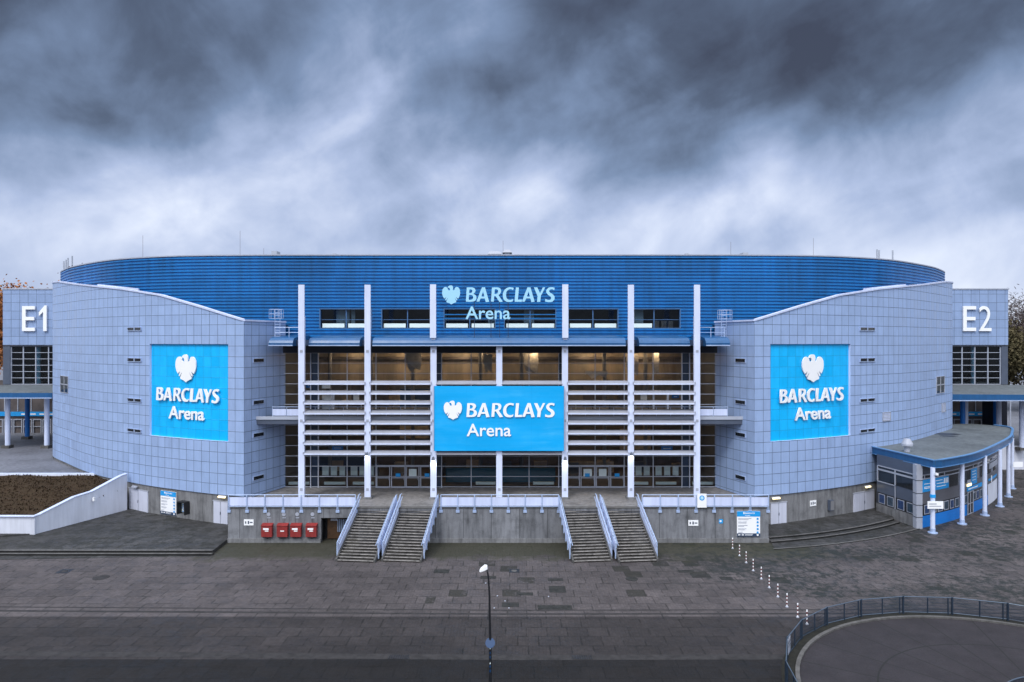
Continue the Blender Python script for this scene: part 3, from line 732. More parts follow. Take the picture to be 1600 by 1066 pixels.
# banner
BY = 65.35; bx0, bx1, bz0, bz1 = gx(677.5, BY), gx(882, BY), gz(705, BY), gz(603.4, BY)
ban = empty('facade_banner', ((bx0 + bx1) / 2, BY, bz0), 'wide cyan banner with white eagle and lettering stretched between the two middle columns', 'banner')
mb = MB(); nx, nz = 48, 16
for j in range(nz + 1):
    for i in range(nx + 1):
        u = i / nx; v = j / nz; bil = .05 * math.sin(u * 6.28 * 2) * math.sin(v * 3.14) + .03 * math.sin(v * 12 + u * 5)
        mb.v.append((bx0 + (bx1 - bx0) * u, BY + .08 + bil * .6, bz0 + (bz1 - bz0) * v))
for j in range(nz):
    for i in range(nx): a = j * (nx + 1) + i; mb.f.append((a, a + 1, a + nx + 2, a + nx + 1))
bo = part('banner_cloth', mb, M['cyan_plain'], ban)
sd = bo.modifiers.new('thickness', 'SOLIDIFY'); sd.thickness = .02
fb = lambda x, z: Vector((x, BY, z))
def pb(x0, y0, x1, y1):     # box on the photograph at the banner's depth
    return gx(x0, BY), gz(y1, BY), (x1 - x0) * BY / F, (y1 - y0) * BY / F
for nm, kd, bb, off in (('eagle_emblem', 'eagle', (693.4, 626.2, 721.8, 656), 0), ('lettering', 'word', (728.8, 629.8, 866.6, 652.3), 0), ('lettering', 'Arena', (729.2, 662.3, 798.6, 682), .012)):
    x, z, ww, hh = pb(*bb); lettering(nm, kd, x, z, ww, hh, fb, (1, 0), M['white'], ban, .03, off)
for x in (bx0 + .02, bx1 - .02): part('edge_rope', MB().tube([(x, BY + .02, bz0), (x, BY + .02, bz1)], .025, 6), M['greylight'], ban)
# rooftop lettering between the two middle columns
TY = 65.75
rl = empty('facade_lettering', (AX, TY, 18.3), 'pale blue eagle and lettering mounted on thin rails against the ribbed blue wall', 'sign')
ft = lambda x, z: Vector((x, TY, z))
def pt(x0, y0, x1, y1): return gx(x0, TY), gz(y1, TY), (x1 - x0) * TY / F, (y1 - y0) * TY / F
for nm, kd, bb, off in (('eagle_emblem', 'eagle', (691, 446.2, 719, 476), 0), ('lettering', 'word', (728, 449, 866.6, 472.3), 0), ('lettering', 'Arena', (727.5, 479, 797.5, 499), .012)):
    x, z, ww, hh = pt(*bb); lettering(nm, kd, x, z, ww, hh, ft, (1, 0), M['pale'], rl, .12, off)
mb = MB()
for y in (491.5, 497.5): z = gz(y, TY); mb.box(gx(681, TY), gx(879, TY), TY + .14, TY + .2, z - .05, z + .05)
for y in (455, 467): z = gz(y, TY); mb.box(gx(692, TY), gx(866, TY), TY + .14, TY + .2, z - .03, z + .03)
part('mounting_rail', mb, M['blue'], rl)
mb = MB()
for x in (741, 767, 780.5, 794): mb.box(gx(x, TY) - .03, gx(x, TY) + .03, TY + .2, TY + .26, gz(529, TY), gz(456, TY))
part('mounting_post', mb, M['navy'], rl)

# ------------------------------------------------------------------ glass front and rooms behind
GY = 70.8; gz0, gz1 = 2.8, 16.77
mb = MB(); mb.add([(AX - 22.6, GY + .06, gz0), (AX + 22.6, GY + .06, gz0), (AX + 22.6, GY + .06, gz1), (AX - 22.6, GY + .06, gz1)], [(0, 1, 2, 3)])
gf = part('glass_front', mb, M['glass'], arena)
MU = [3.0, 6.07, 6.87, 9.85, 12.87, 15.86, 18.85, 19.64, 22.55]; MU = sorted([-u for u in MU] + [0] + MU)
for u in MU: part('mullion', MB().box(AX + u - .045, AX + u + .045, GY - .08, GY + .05, gz0, gz1), M['mull'], gf)
for k in range(14):
    z = gz1 - k * 1.068
    if z > gz0: part('transom', MB().box(AX - 22.55, AX + 22.55, GY - .05, GY + .04, z - .03, z + .03), M['mull'], gf)
part('header', MB().box(AX - 22.7, AX + 22.7, GY - .25, GY + .1, gz1, 17.5), M['dark'], arena)
for s in (-1, 1):
    for a, b in ((6.07, 6.87), (18.85, 19.64)):
        part('narrow_panel', MB().box(AX + min(s * a, s * b) + .05, AX + max(s * a, s * b) - .05, GY + .12, GY + .2, gz0, gz1), M['navy'], gf)
# rooms
rm = MB()
def plane(x0, x1, y0, y1, z0, z1): return [(x0, y0, z0), (x1, y1, z0), (x1, y1, z1), (x0, y0, z1)]
part('upper_back_wall', MB().add(plane(AX - 22.6, AX + 22.6, 79, 79, 10.9, 17.2), [(0, 1, 2, 3)]), M['brown'], arena)
part('lower_back_wall', MB().add(plane(AX - 22.6, AX + 22.6, 82, 82, 2.8, 10.5), [(0, 1, 2, 3)]), M['inner_dark'], arena)
part('side_wall', MB().box(AX - 23, AX - 22.65, 71, 83, 2.8, 17.5).box(AX + 22.65, AX + 23, 71, 83, 2.8, 17.5), M['inner_grey'], arena)
part('floor_slab', MB().box(AX - 22.6, AX + 22.6, 71.0, 83, 10.2, 10.55), M['inner_grey'], arena)
part('ceiling', MB().box(AX - 22.6, AX + 22.6, 71.0, 83, 17.0, 17.3), M['inner_grey'], arena)
part('ground_floor', MB().box(AX - 22.6, AX + 22.6, 71.0, 83, 2.6, 2.795), M['inner_dark'], arena)
rnd = random.Random(3)
for i, u in enumerate((-17.5, -11.5, -8.2, -4.6, -1.6, 3.6, 8.6, 11.2, 14.6, 17.4)):
    part('ceiling_lamp', MB().cyl((AX + u, 75.4 + rnd.random() * 2), .42, 16.86, 16.99, 16), M['warm'], arena)
for u in (-16.5, -13.2, -9.3, -4, 4, 9.2, 12.4, 15.5, 18.3):
    part('ceiling_lamp', MB().box(AX + u - .35, AX + u + .35, 76.5, 76.8, 10.1, 10.19), M['warm'], arena)
for u, z, y, pw_ in ((-16.5, 16.5, 77.6, 90), (-10.5, 16.5, 77.8, 90), (-4.2, 16.5, 77.6, 110), (3.4, 16.5, 77.8, 110), (9.6, 16.5, 77.6, 100), (15.8, 16.5, 77.8, 100), (-13, 9.7, 77, 45), (-6.5, 9.7, 78, 35), (9, 9.7, 77, 55), (15, 9.7, 78, 45)):
    pl_ = bpy.data.lights.new('ceiling_light', 'POINT'); pl_.energy = pw_ * .7; pl_.color = (1, .72, .42); pl_.shadow_soft_size = .3
    po = bpy.data.objects.new('ceiling_light', pl_); COL.objects.link(po); po.location = (AX + u, y, z)
for u in (-19.2, -14.6, -9.9, -7.2, -2.3, 2.3, 6.9, 11.6, 16.2, 20.4):
    part('inner_pillar', MB().cyl((AX + u, 76.6), .22, 2.8, 10.2, 12).cyl((AX + u, 76.6), .22, 10.56, 17.0, 12), M['inner_grey'], arena)
# inner features: counters, doors, brown blocks, dark openings
for u0, u1, z0, z1, y, mk in ((-21.5, -16, 2.8, 5.2, 80, 'navy'), (-12, -8.6, 6.5, 8, 80.5, 'brown'), (7.5, 13, 2.8, 4.0, 79, 'brown'), (14, 17.6, 5.2, 7.6, 80.5, 'brown'), (-5.9, 5.9, 2.8, 4.3, 73.5, 'cyan_small_dark'),
                              (-17, -12.8, 10.55, 13, 77.5, 'inner_dark'), (-5.5, -3.2, 10.55, 13.4, 77.8, 'inner_dark'), (9.3, 12.0, 10.55, 13.1, 77.6, 'inner_dark'), (1.2, 3.8, 10.55, 13.0, 77.7, 'inner_grey'), (-11.4, -8.0, 10.55, 12.6, 77.0, 'navy'), (13.3, 15.0, 10.55, 13.5, 77.2, 'inner_dark')):
    if mk == 'cyan_small_dark': M[mk] = M.get(mk) or paint('teal_counter', (.01, .10, .17), .4, .1)
    part('inner_wall', MB().box(AX + u0, AX + u1, y, y + .4, z0 + .002, z1), M[mk], arena)
M['reflection'] = paint('pale_reflection', (.46, .44, .42), .7, .25, 3)  # pale shapes standing in for white reflections in the glass front
rnd = random.Random(9)
for u, w_, z0, z1 in ((-10.6, 1.7, 14.6, 16.8), (-7.9, .9, 13.9, 16.4), (-1.9, .9, 14.4, 16.6), (2.6, 1.5, 14.2, 16.7), (14.0, 1.3, 14.0, 16.6), (16.9, .7, 14.2, 16.8), (9.4, 2.4, 13.8, 14.7)):
    P2 = [(0, z1), (w_ * .5, z1 - .1), (w_, z1), (w_ * 1.05, (z0 + z1) / 2 + .2), (w_ * .95, z0 + .1), (w_ * .6, z0 + .35), (w_ * .3, z0), (w_ * .1, z0 + .5), (-.05, (z0 + z1) / 2)]
    vs = [(AX + u + a, yy + .1 * math.sin(a * 7), b) for yy in (76.1, 76.14) for a, b in P2]; n = len(P2); tri = tessellate_polygon([[Vector((a, b, 0)) for a, b in P2]])
    part('reflection_sheet', MB().add(vs, [tuple(t) for t in tri] + [tuple(k + n for k in t) for t in tri] + [(k, (k + 1) % n, (k + 1) % n + n, k + n) for k in range(n)]), M['reflection'], arena)
part('ceiling_band', MB().box(AX - 22, AX + 22, 78.4, 78.8, 15.9, 16.2).box(AX - 22, AX + 22, 78.4, 78.8, 13.2, 13.35), M['inner_dark'], arena)
for k in range(22):
    u = -21 + k * 1.95 + rnd.uniform(-.4, .4); y = rnd.uniform(72.5, 75)
    part('table', MB().cyl((AX + u, y), .42, 11.58, 11.63, 12).cyl((AX + u, y), .04, 10.58, 11.58, 8).cyl((AX + u, y), .25, 10.56, 10.59, 12), M['black'] if k % 3 else M['bench'], arena)
    if k % 2: part('counter', MB().box(AX + u - .7, AX + u + .8, y + 5.2, y + 5.8, 2.8, 4.0), M['brown'] if k % 4 == 1 else M['grey'], arena)
# posters and boards behind the glass
def gpx(x0, y0, x1, y1, D): return gx(x0, D), gx(x1, D), gz(y1, D), gz(y0, D)
YP = 71.2
for x0, x1 in ((503.3, 513.6), (516.7, 526.5), (530.3, 539.2), (547.8, 558.4), (561.5, 570), (576, 584), (993.3, 1002.6), (1006, 1015.3), (1024.2, 1034), (1037.8, 1047.3), (1051, 1060.3)):
    a, b, c, d = gpx(x0, 728.2, x1, 743.2, YP)
    p_ = part('poster', MB().box(a, b, YP, YP + .03, c, d), M['paper'], gf)
    part('poster_print', MB().box(a + .08, b - .08, YP - .008, YP - .002, c + .15, c + .5), M['bench'], p_)
for x0, x1 in ((449, 482), (505, 538), (550, 583), (743, 774), (833, 866), (985, 1014), (1026, 1058), (1083, 1116)):
    a, b, c, d = gpx(x0, 754.2, x1, 758.4, YP); part('radiator', MB().box(a, b, YP + .3, YP + .5, c, d), M['bench'], arena)
for x0, x1, y0, y1 in ((519, 536, 696, 703.5), (1033.5, 1051, 697, 704), (1050, 1061, 617, 622), (478, 486, 599, 606)):
    a, b, c, d = gpx(x0, y0, x1, y1, YP); o_ = part('blue_notice', MB().box(a, b, YP, YP + .04, c, d), M['bright_blue'], gf)
    part('notice_line', MB().box(a + .2, b - .2, YP - .012, YP - .004, (c + d) / 2 - .06, (c + d) / 2 - .0), M['paper'], o_)
for x0, x1, y0, y1 in ((503, 517, 615, 641), (503, 516, 599, 607), (552, 561, 617, 626), (1001, 1011, 617, 626)):
    a, b, c, d = gpx(x0, y0, x1, y1, YP); part('notice_and_reflection', MB().box(a, b, YP, YP + .04, c, d), M['white'], gf)  # the small upper one stands in for a white reflection in the glass
# doors, lower and upper level
def door(x0, x1, z0, z1, y):
    f_ = .085
    d = part('door', MB().box(x0, x0 + f_, y, y + .08, z0, z1).box(x1 - f_, x1, y, y + .08, z0, z1).box(x0 + f_, x1 - f_, y, y + .08, z1 - f_, z1).box(x0 + f_, x1 - f_, y, y + .08, z0, z0 + .14).box(x0 + f_, x1 - f_, y, y + .08, z0 + .98, z0 + 1.06), M['mull'], arena)
    part('handle', MB().tube([(x1 - .16, y - .07, z0 + .8), (x1 - .16, y - .07, z0 + 1.3)], .02, 6), M['greylight'], d)
    return d
for xs_ in ((588.6, 610, 611.5, 633.6, 634.6, 655.6, 657, 678), (884, 905.8, 907, 929.2, 931, 952, 953.4, 975)):
    X = [gx(q, GY) for q in xs_]
    for k in range(4):
        d = door(X[2 * k], X[2 * k + 1], 2.82, 5.05, GY - .18)
        if k in (1, 3): part('door_notice', MB().box(X[2 * k] + .45, X[2 * k] + .95, GY - .14, GY - .12, 3.95, 4.3), M['cyan_small'], d)
        if k == 2 or (k == 1 and xs_[0] > 800): part('door_poster', MB().box(X[2 * k] + .3, X[2 * k + 1] - .3, GY - .115, GY - .10, 4.0, 4.75), M['paper'], d)
    part('door_frame', MB().box(X[0] - .1, X[-1] + .1, GY - .2, GY - .1, 5.055, 5.16), M['mull'], arena)
for x0 in (498, 521.5, 1020.8, 1043.2):
    door(gx(x0, GY), gx(x0 + 22, GY), 10.62, 12.75, GY - .18)
part('door_frame', MB().box(gx(498, GY), gx(543.6, GY), GY - .2, GY - .1, 12.76, 12.9), M['mull'], arena)
part('door_frame', MB().box(gx(1020.8, GY), gx(1065.3, GY), GY - .2, GY - .1, 12.76, 12.9), M['mull'], arena)
# maintenance walkway with railing right across the front
wk = part('walkway', MB().prism([(AX - 24.25, 66.9), (AX + 24.25, 66.9), (AX + 22.4, 70.65), (AX - 22.4, 70.65)], 9.85, 10.5), M['grey'], arena)
part('walkway_edge', MB().box(AX - 24.25, AX + 24.25, 66.82, 66.895, 10.3, 10.62), M['mull'], wk)
for k in range(32):
    u0 = -22.3 + k * 1.397
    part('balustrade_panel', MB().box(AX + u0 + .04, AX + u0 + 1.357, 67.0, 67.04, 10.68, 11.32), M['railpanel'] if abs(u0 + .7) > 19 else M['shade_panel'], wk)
mb = MB()
for k in range(33): u0 = -22.3 + k * 1.397; mb.box(AX + u0 - .025, AX + u0 + .025, 67.05, 67.12, 10.5, 11.5)
mb.box(AX - 22.35, AX + 22.45, 67.04, 67.14, 11.5, 11.56); part('handrail', mb, M['rail'], wk)

# slit windows in wings and return faces
def slot(s, px, y0, y1, wpx, kind='slit', name='window'):
    p, d = wing_at(s, px)
    if p is None: return
    D = p.y; z1, z0 = gz(y0, D), gz(y1, D); ang = math.atan2(d.y, d.x)
    hw = wpx * D / F / 2 / max(.25, abs(d.x - d.y * (px - 800) / F))
    q = Matrix.Rotation(ang, 3, 'Z'); n = q @ Vector((0, -1, 0)); c = Vector((p.x, p.y, (z0 + z1) / 2))
    mb = MB(); t = .05
    for a, b, e, f in ((-hw, -hw + t, z0, z1), (hw - t, hw, z0, z1), (-hw + t, hw - t, z0, z0 + t), (-hw + t, hw - t, z1 - t, z1)) + (((-.05, .05, z0 + t, z1 - t),) if kind in ('slit', 'grid') else ()) + (((-hw + t, hw - t, (z0 + z1) / 2 - .05, (z0 + z1) / 2 + .05),) if kind == 'grid' else ()):
        mb.obox(c + q @ Vector(((a + b) / 2, 0, 0)) + n * .04 + Vector((0, 0, (e + f) / 2 - c.z)), ((b - a) / 2, .06, (f - e) / 2), m=q)
    if kind == 'vent':
        k = z0 + .1
        while k < z1 - .05: mb.obox(c + n * .03 + Vector((0, 0, k - c.z)), (hw - t, .03, .03), m=q); k += .16
    o = part(name, mb, M['greylight'] if kind != 'slit' else M['rail'], arena)
    part('pane', MB().obox(c + n * .01, (hw - .01, .025, (z1 - z0) / 2 - .01), m=q), M['dglass'] if kind != 'vent' else M['railpanel'], o)
for y0, y1 in ((511.3, 517.2), (559.3, 565.5), (622.4, 628.2), (670, 675.7)):
    slot(-1, 210.5, y0, y1, 21.5); slot(1, 1355, y0, y1, 23.5)
slot(-1, 101, 587.5, 614, 12, 'grid'); slot(1, 1469, 588, 614.5, 12.5, 'grid'); slot(1, 1385, 644, 658, 12, 'vent', 'vent')
slot(1, 1474, 630, 644, 5, 'vent', 'vent')
for s in (-1, 1):
    a = Vector((AX + s * 24.4, 65.3)); b = Vector((AX + s * 22.3, 70.95)); d = (b - a).normalized(); ang = math.atan2(d.y, d.x); q = Matrix.Rotation(ang, 3, 'Z')
    n = Vector((-s * abs(d.y), -abs(d.x), 0)).normalized() 
    n = Vector((-s, -.37, 0)).normalized()
    for z in (16.1, 12.0, 8.8, 4.6):
        c2 = a.lerp(b, .32); c = Vector((c2.x, c2.y, z))
        o = part('window', MB().obox(c + n * .03, (.75, .05, .22), m=q), M['rail'], arena)
        part('pane', MB().obox(c + n * .07, (.69, .03, .16), m=q), M['dglass'], o)

# ------------------------------------------------------------------ terrace, wall, stairs
WY = 61.0; TX0, TX1 = AX - 24.15, AX + 24.15
mb = MB().prism([(TX0 + .3, WY + .45), (TX1 - .3, WY + .45), (AX + 26, 66), (AX + 24.5, 66.5), (AX + 22.35, GY + .1), (AX - 22.35, GY + .1), (AX - 24.5, 66.5), (AX - 26, 66)], 2.3, 2.8)
struct('terrace', mb, M['conc_floor'])
tw = empty('terrace_wall', (AX, WY, 0), 'long stained grey concrete wall holding up the terrace in front of the glass entrance', 'wall')
door_x0, door_x1 = gx(501.5, WY), gx(560, WY); dz = gz(809.5, WY)
mb = MB().box(TX0, door_x0, WY, WY + .4, -.05, 3.02).box(door_x0, door_x1, WY, WY + .4, dz, 3.02).box(door_x1, TX1, WY, WY + .4, -.05, 3.02)
part('wall_panel', mb, M['conc'], tw)
mb = MB().box(TX0 - .02, door_x0, WY - .12, WY - .003, -.05, .38).box(door_x1, TX1 + .02, WY - .12, WY - .003, -.05, .38)
part('plinth', mb, M['conc_base'], tw)
part('coping', MB().box(TX0 - .03, TX1 + .03, WY - .04, WY + .44, 3.023, 3.09), M['kerb'], tw)
part('side_panel', MB().box(TX0, TX0 + .3, WY + .4, 66, -.05, 2.98).box(TX1 - .3, TX1, WY + .4, 66, -.05, 2.98), M['conc_base'], tw)
rc = part('door_recess', MB().box(door_x0, door_x1, WY + 1.3, WY + 1.4, 0, dz).box(door_x0 - .02, door_x0, WY + .4, WY + 1.4, 0, dz).box(door_x1, door_x1 + .02, WY + .4, WY + 1.4, 0, dz), M['black'], tw)
dd = part('door', MB().box(door_x0 + .35, door_x0 + 1.85, WY + .85, WY + .95, .1, dz - .08), M['wood'], tw)
mb = MB()
for k in range(12): mb.box(door_x0 + .42, door_x0 + 1.78, WY + .82, WY + .848, .15 + k * .15, .27 + k * .15)
part('board', mb, M['wood'], dd)
part('door_plate', MB().box(door_x0 + .65, door_x0 + 1.25, WY + .78, WY + .80, dz - .45, dz - .25), M['greylight'], dd)
gd = part('grille', MB().box(door_x0 + 1.3, door_x0 + 2.05, WY + .7, WY + .74, .75, dz - .3), M['grey'], dd)
mb = MB(); 
for k in range(5): mb.box(door_x0 + 1.3 + k * .18, door_x0 + 1.32 + k * .18, WY + .675, WY + .695, .75, dz - .3)
part('grille_bar', mb, M['rail'], gd)

# terrace railings: three runs
def terrace_rail(u0, u1, label, extra=None):
    n = max(2, round((u1 - u0) / 1.535)); st = (u1 - u0) / n; x0 = AX + u0; x1 = AX + u1
    e = empty('terrace_railing', ((x0 + x1) / 2, WY, 2.7), label, 'railing', 'white railings along the terrace edge')
    part('top_rail', MB().tube([(x0, WY - .12, 4.28), (x1, WY - .12, 4.28)], .035, 8), M['rail'], e)
    part('lower_rail', MB().box(x0, x1, WY - .16, WY - .10, 3.22, 3.29), M['rail'], e)
    for k in range(n + 1):
        x = x0 + k * st
        mb = MB().box(x - .04, x + .04, WY - .20, WY - .12, 3.3, 4.26)
        mb.add([(x - .05, WY - .2, 3.3), (x + .05, WY - .2, 3.3), (x + .15, WY - .06, 2.86), (x - .15, WY - .06, 2.86), (x - .05, WY - .1, 3.3), (x + .05, WY - .1, 3.3), (x + .15, WY - .005, 2.86), (x - .15, WY - .005, 2.86)],
               [(0, 1, 2, 3), (4, 7, 6, 5), (0, 3, 7, 4), (1, 5, 6, 2), (0, 4, 5, 1)])
        mb.box(x - .16, x + .16, WY - .10, WY - .003, 2.68, 2.86)
        part('post', mb, M['rail'], e)
        if k < n: part('panel', MB().box(x + .03, x + st - .03, WY - .105, WY - .075, 3.32, 4.06), M['railpanel'], e)
    return e
def uat(px): return gx(px, WY) - AX
terrace_rail(uat(358), uat(556), 'white panelled railing on the terrace above the red boxes')
terrace_rail(uat(689), uat(873), 'white panelled railing on the terrace below the big banner, between the stairs')
terrace_rail(uat(1003), uat(1200), 'white panelled terrace railing above the square info board, with a notice hung on it')

# stairs
NS = 18; RUN = 5.75; RISE = 2.8; SW = 3.2
stair = empty('staircase', (0, 0, 0), '', 'stairs', 'concrete stairs up to the terrace')
for k in range(NS):
    y = -RUN + (k + .5) * RUN / NS; z = (k + 1) * RISE / NS
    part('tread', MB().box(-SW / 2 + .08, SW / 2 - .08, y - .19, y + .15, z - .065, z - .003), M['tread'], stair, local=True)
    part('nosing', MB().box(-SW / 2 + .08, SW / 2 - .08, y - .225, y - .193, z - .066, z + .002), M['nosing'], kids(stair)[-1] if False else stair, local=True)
    part('gap_shade', MB().box(-SW / 2 + .09, SW / 2 - .09, y + .10, y + .13, z - .15, z - .07), M['black'], stair, local=True)  # black strip standing in for the dark seen through the open steps
for s in (-1, 1):
    x = s * SW / 2
    mb = MB(); y0, y1 = -RUN - .12, .1
    vs = [(x + dx, yy, zz) for dx in (-.07, .07) for yy, zz in ((y0, 0), (y0 + .35, 0), (y1, RISE - .35), (y1, RISE + .05), (y1 - .2, RISE + .05), (y0, .22))]
    n = 6; mb.add(vs, [tuple(range(n)), tuple(range(n, 2 * n))] + [(i, (i + 1) % n, (i + 1) % n + n, i + n) for i in range(n)])
    part('stringer', mb, M['stepdark'], stair, local=True)
    h = .95; rr = empty
    r0 = Vector((x + s * .1, -RUN + .55, .45)); r1 = Vector((x + s * .1, .15, RISE + .35))
    rl_ = MB()
    for lo, hi in ((-.12, .82),):
        a, b, c, d = r0 + Vector((0, 0, lo)), r1 + Vector((0, 0, lo)), r1 + Vector((0, 0, hi)), r0 + Vector((0, 0, hi))
        vs = [p + Vector((dx, 0, 0)) for dx in (-.015, .015) for p in (a, b, c, d)]
        rl_.add(vs, [(0, 1, 2, 3), (4, 7, 6, 5), (0, 4, 5, 1), (1, 5, 6, 2), (2, 6, 7, 3), (3, 7, 4, 0)])
    pn = part('side_panel', rl_, M['railpanel'], stair, local=True)
    part('handrail', MB().tube([r0 + Vector((0, -.1, .62)), r0 + Vector((0, -.12, .98)), r1 + Vector((0, 0, .98)), r1 + Vector((0, .3, .98))], .04, 8).tube([r0 + Vector((-s * .16, -.1, .8)), r1 + Vector((-s * .16, 0, .8))], .028, 6), M['rail'], stair, local=True)
    for k in range(7):
        p = r0.lerp(r1, k / 6); part('baluster', MB().box(p.x - .045 + s * .05, p.x + .045 + s * .05, p.y - .045, p.y + .045, p.z - .3, p.z + .96), M['rail'], pn, local=True)
stair_labels = ['wet concrete stairs furthest left, beside the brown wooden door', 'wet concrete stairs just left of the plain wall under the big banner', 'wet concrete stairs just right of the plain wall under the big banner', 'wet concrete stairs furthest right, nearest the striped posts']
ang = R(6.2)
places = [(-10.9 , -ang), (-7.15, -ang), (7.15, ang), (10.9, ang)]
for i, (u, a) in enumerate(places):
    loc = (AX + u, 61.35, 0)
    if i == 0: stair.location = loc; stair.rotation_euler = (0, 0, a); stair['label'] = stair_labels[0]
    else: dup(stair, loc, a, stair_labels[i])
# landing slabs at the head of the stairs
for s in (-1, 1):
    struct('stair_landing', MB().box(AX + min(s * 5.3, s * 12.9), AX + max(s * 5.3, s * 12.9), 60.9, 62.6, 2.81, 3.1 - .26), M['kerb'])

# ------------------------------------------------------------------ raised paving left and right with steps
PZ = .30
def wing_pts(s, u0, u1): return [(AX + s * p.x, p.y + .1) for p in WP if u0 <= p.x <= u1]
lp = [(-110, 57.9), (gx(332, 57.6), 57.6), (TX0 - .05, 60.9), (TX0 - .05, 66.0)] + wing_pts(-1, 25.5, 45) + [(-110, 78)]
struct('raised_pavement', MB().prism(lp, -.3, PZ), M['plateau'])
for k in range(1):
    struct('steps', MB().box(-110, gx(331, 57.2), 57.22, 57.62, -.2, PZ - .15), M['plateau'])
struct('step_edge', MB().box(-110, gx(331, 57.6), 57.6, 57.95, PZ + .002, PZ + .012).box(-110, gx(330, 57.2), 57.2, 57.5, PZ - .146, PZ - .138), M['kerb'])
struct('steps', MB().prism([(-110, 55.9), (-45, 56.0), (-31, 56.85), (gx(331, 57), 56.95), (gx(331, 57), 57.2), (-110, 57.2)], [-.2] * 6, [.06, .055, .01, .008, .01, .06]), M['plateau'])
struct('step_riser', MB().box(-110, gx(331, 57.6), 57.58, 57.597, .16, PZ - .002).box(-110, gx(330, 57.2), 57.19, 57.215, .02, PZ - .155), M['wet'])  # near-black fronts: shade put into the colour, along with wet
# right: two curved steps
def arc(p0, p1, bulge, n=14):
    a = Vector(p0); b = Vector(p1); m_ = (a + b) / 2; nrm = Vector((b.y - a.y, a.x - b.x)).normalized()
    return [tuple(a.lerp(b, t / n) + nrm * bulge * 4 * (t / n) * (1 - t / n)) for t in range(n + 1)]
e1 = arc((TX1 + .05, 61.4), (38.0, 67.9), .75); e1b = [(x + .12, y - .75) for x, y in e1]; e2 = arc((TX1 - .3, 58.9), (39.2, 65.45), .9)
wr = list(reversed(wing_pts(1, 25.2, 42)))
struct('raised_pavement', MB().prism(e1 + wr, -.3, PZ), M['plateau'])
struct('steps', MB().prism(e1b + list(reversed([(x, y + .05) for x, y in e1])), -.3, PZ - .13), M['plateau'])
struct('steps', MB().prism(e2 + list(reversed([(x, y + .05) for x, y in e1b])), -.3, .045), M['plateau'])
struct('step_riser', MB().ribbon(e1, PZ - .12, PZ - .004, .02, 1).ribbon(e1b, .06, PZ - .135, .02, 1).ribbon(e2, .0, .042, .02, 1), M['wet'])  # near-black fronts: shade put into the colour, along with wet
struct('step_edge', MB().ribbon(e1, PZ + .004, PZ + .014, .22, -1).ribbon(e1b, PZ - .126, PZ - .116, .2, -1).ribbon(e2, .049, .056, .2, -1), M['kerb'])

# upper decks at both ends
ld = [(-130, 76.4), (-45.5, 76.4)] + wing_pts(-1, 46.5, 62.4) + [(-60, 118), (-130, 118)]
struct('upper_deck', MB().prism(ld, 2.2, 2.8), M['deck'])
rd = [(58, 96), (150, 96), (150, 125), (58, 125)]
struct('upper_deck', MB().prism(rd, -.2, 2.8), M['deck'])

# ------------------------------------------------------------------ planter with white wall, left
pw = empty('planter_wall', (-43, 66, 0), 'low white rendered wall with a stepped top around the sloping turf bed', 'wall')
WR = (gx(198.5, 71.6), 71.6); WF = (gx(57.5, 62.7), 62.7)
def onl(t): return (WR[0] + (WF[0] - WR[0]) * t, WR[1] + (WF[1] - WR[1]) * t)
tt = [0, .08, .42, .62, .98, 1.0]; zz_ = [4.05, 3.95, 3.0, 2.85, 1.95, 1.95]
path = [onl(t) for t in tt]
part('wall_panel', MB().ribbon(path, -.1, zz_, .3, 1).ribbon([WF, (-80, 63.3)], -.1, 1.95, .3, -1).ribbon([(-45.2, 76.3), (-80, 76.3)], 1.0, 3.1, .3, 1), M['whitewall'], pw)
part('coping', MB().ribbon([(x + .06, y) for x, y in path], [z + .004 for z in zz_], [z + .08 for z in zz_], .42, 1).ribbon([(WF[0] + .06, WF[1] - .06), (-80, 63.2)], 1.955, 2.03, .42, -1).ribbon([(-45.2, 76.36), (-80, 76.36)], 3.104, 3.18, .42, 1), M['railpanel'], pw)
part('wall_lamp', MB().obox((onl(.42)[0] + .25, onl(.42)[1] - .1, 2.3), (.08, .12, .18)), M['white'], pw)
part('wall_spout', MB().cyl((WF[0] - .6, WF[1] - .12), .16, .55, .9, 12), M['black'], pw)
nx, ny = 70, 40; mb = MB(); rnd = random.Random(5)
for j in range(ny + 1):
    for i in range(nx + 1):
        v = j / ny; y = 63.35 + v * 12.8; xr = WF[0] + (WR[0] - WF[0]) * min(1, (y - WF[1]) / (WR[1] - WF[1])) - .3
        if y > 71.6: xr = WR[0] - .3 - (y - 71.6) * .75
        x = -80 + (xr + 80) * i / nx
        mb.v.append((x, y, 1.72 + v * 1.2 + .07 * math.sin(x * .9 + y) + rnd.random() * .09))
for j in range(ny):
    for i in range(nx): a = j * (nx + 1) + i; mb.f.append((a, a + 1, a + nx + 2, a + nx + 1))
nb = len(mb.v)
for _ in range(9000):
    k = rnd.randrange(nb); p = Vector(mb.v[k]) + Vector((rnd.uniform(-.3, .3), rnd.uniform(-.2, .2), -.02)); a = rnd.uniform(0, 3.14); w_ = rnd.uniform(.04, .12); h_ = rnd.uniform(.06, .22)
    d = Vector((math.cos(a), math.sin(a), 0)) * w_; mb.add([p - d, p + d, p + Vector((rnd.uniform(-.1, .1), rnd.uniform(-.1, .1), h_))], [(0, 1, 2)])
struct('turf_bed', mb, M['turf'], 'stuff')
# small steps at the far left edge
struct('steps', MB().prism([(-80, 60.2), (-47.5, 61.3), (gx(46, 62.3), 62.3), (-80, 62.6)], PZ, [PZ + .12] * 4).prism([(-80, 61.2), (-49, 61.9), (-47, 62.5), (-80, 62.7)], PZ + .12, PZ + .26), M['plateau'])

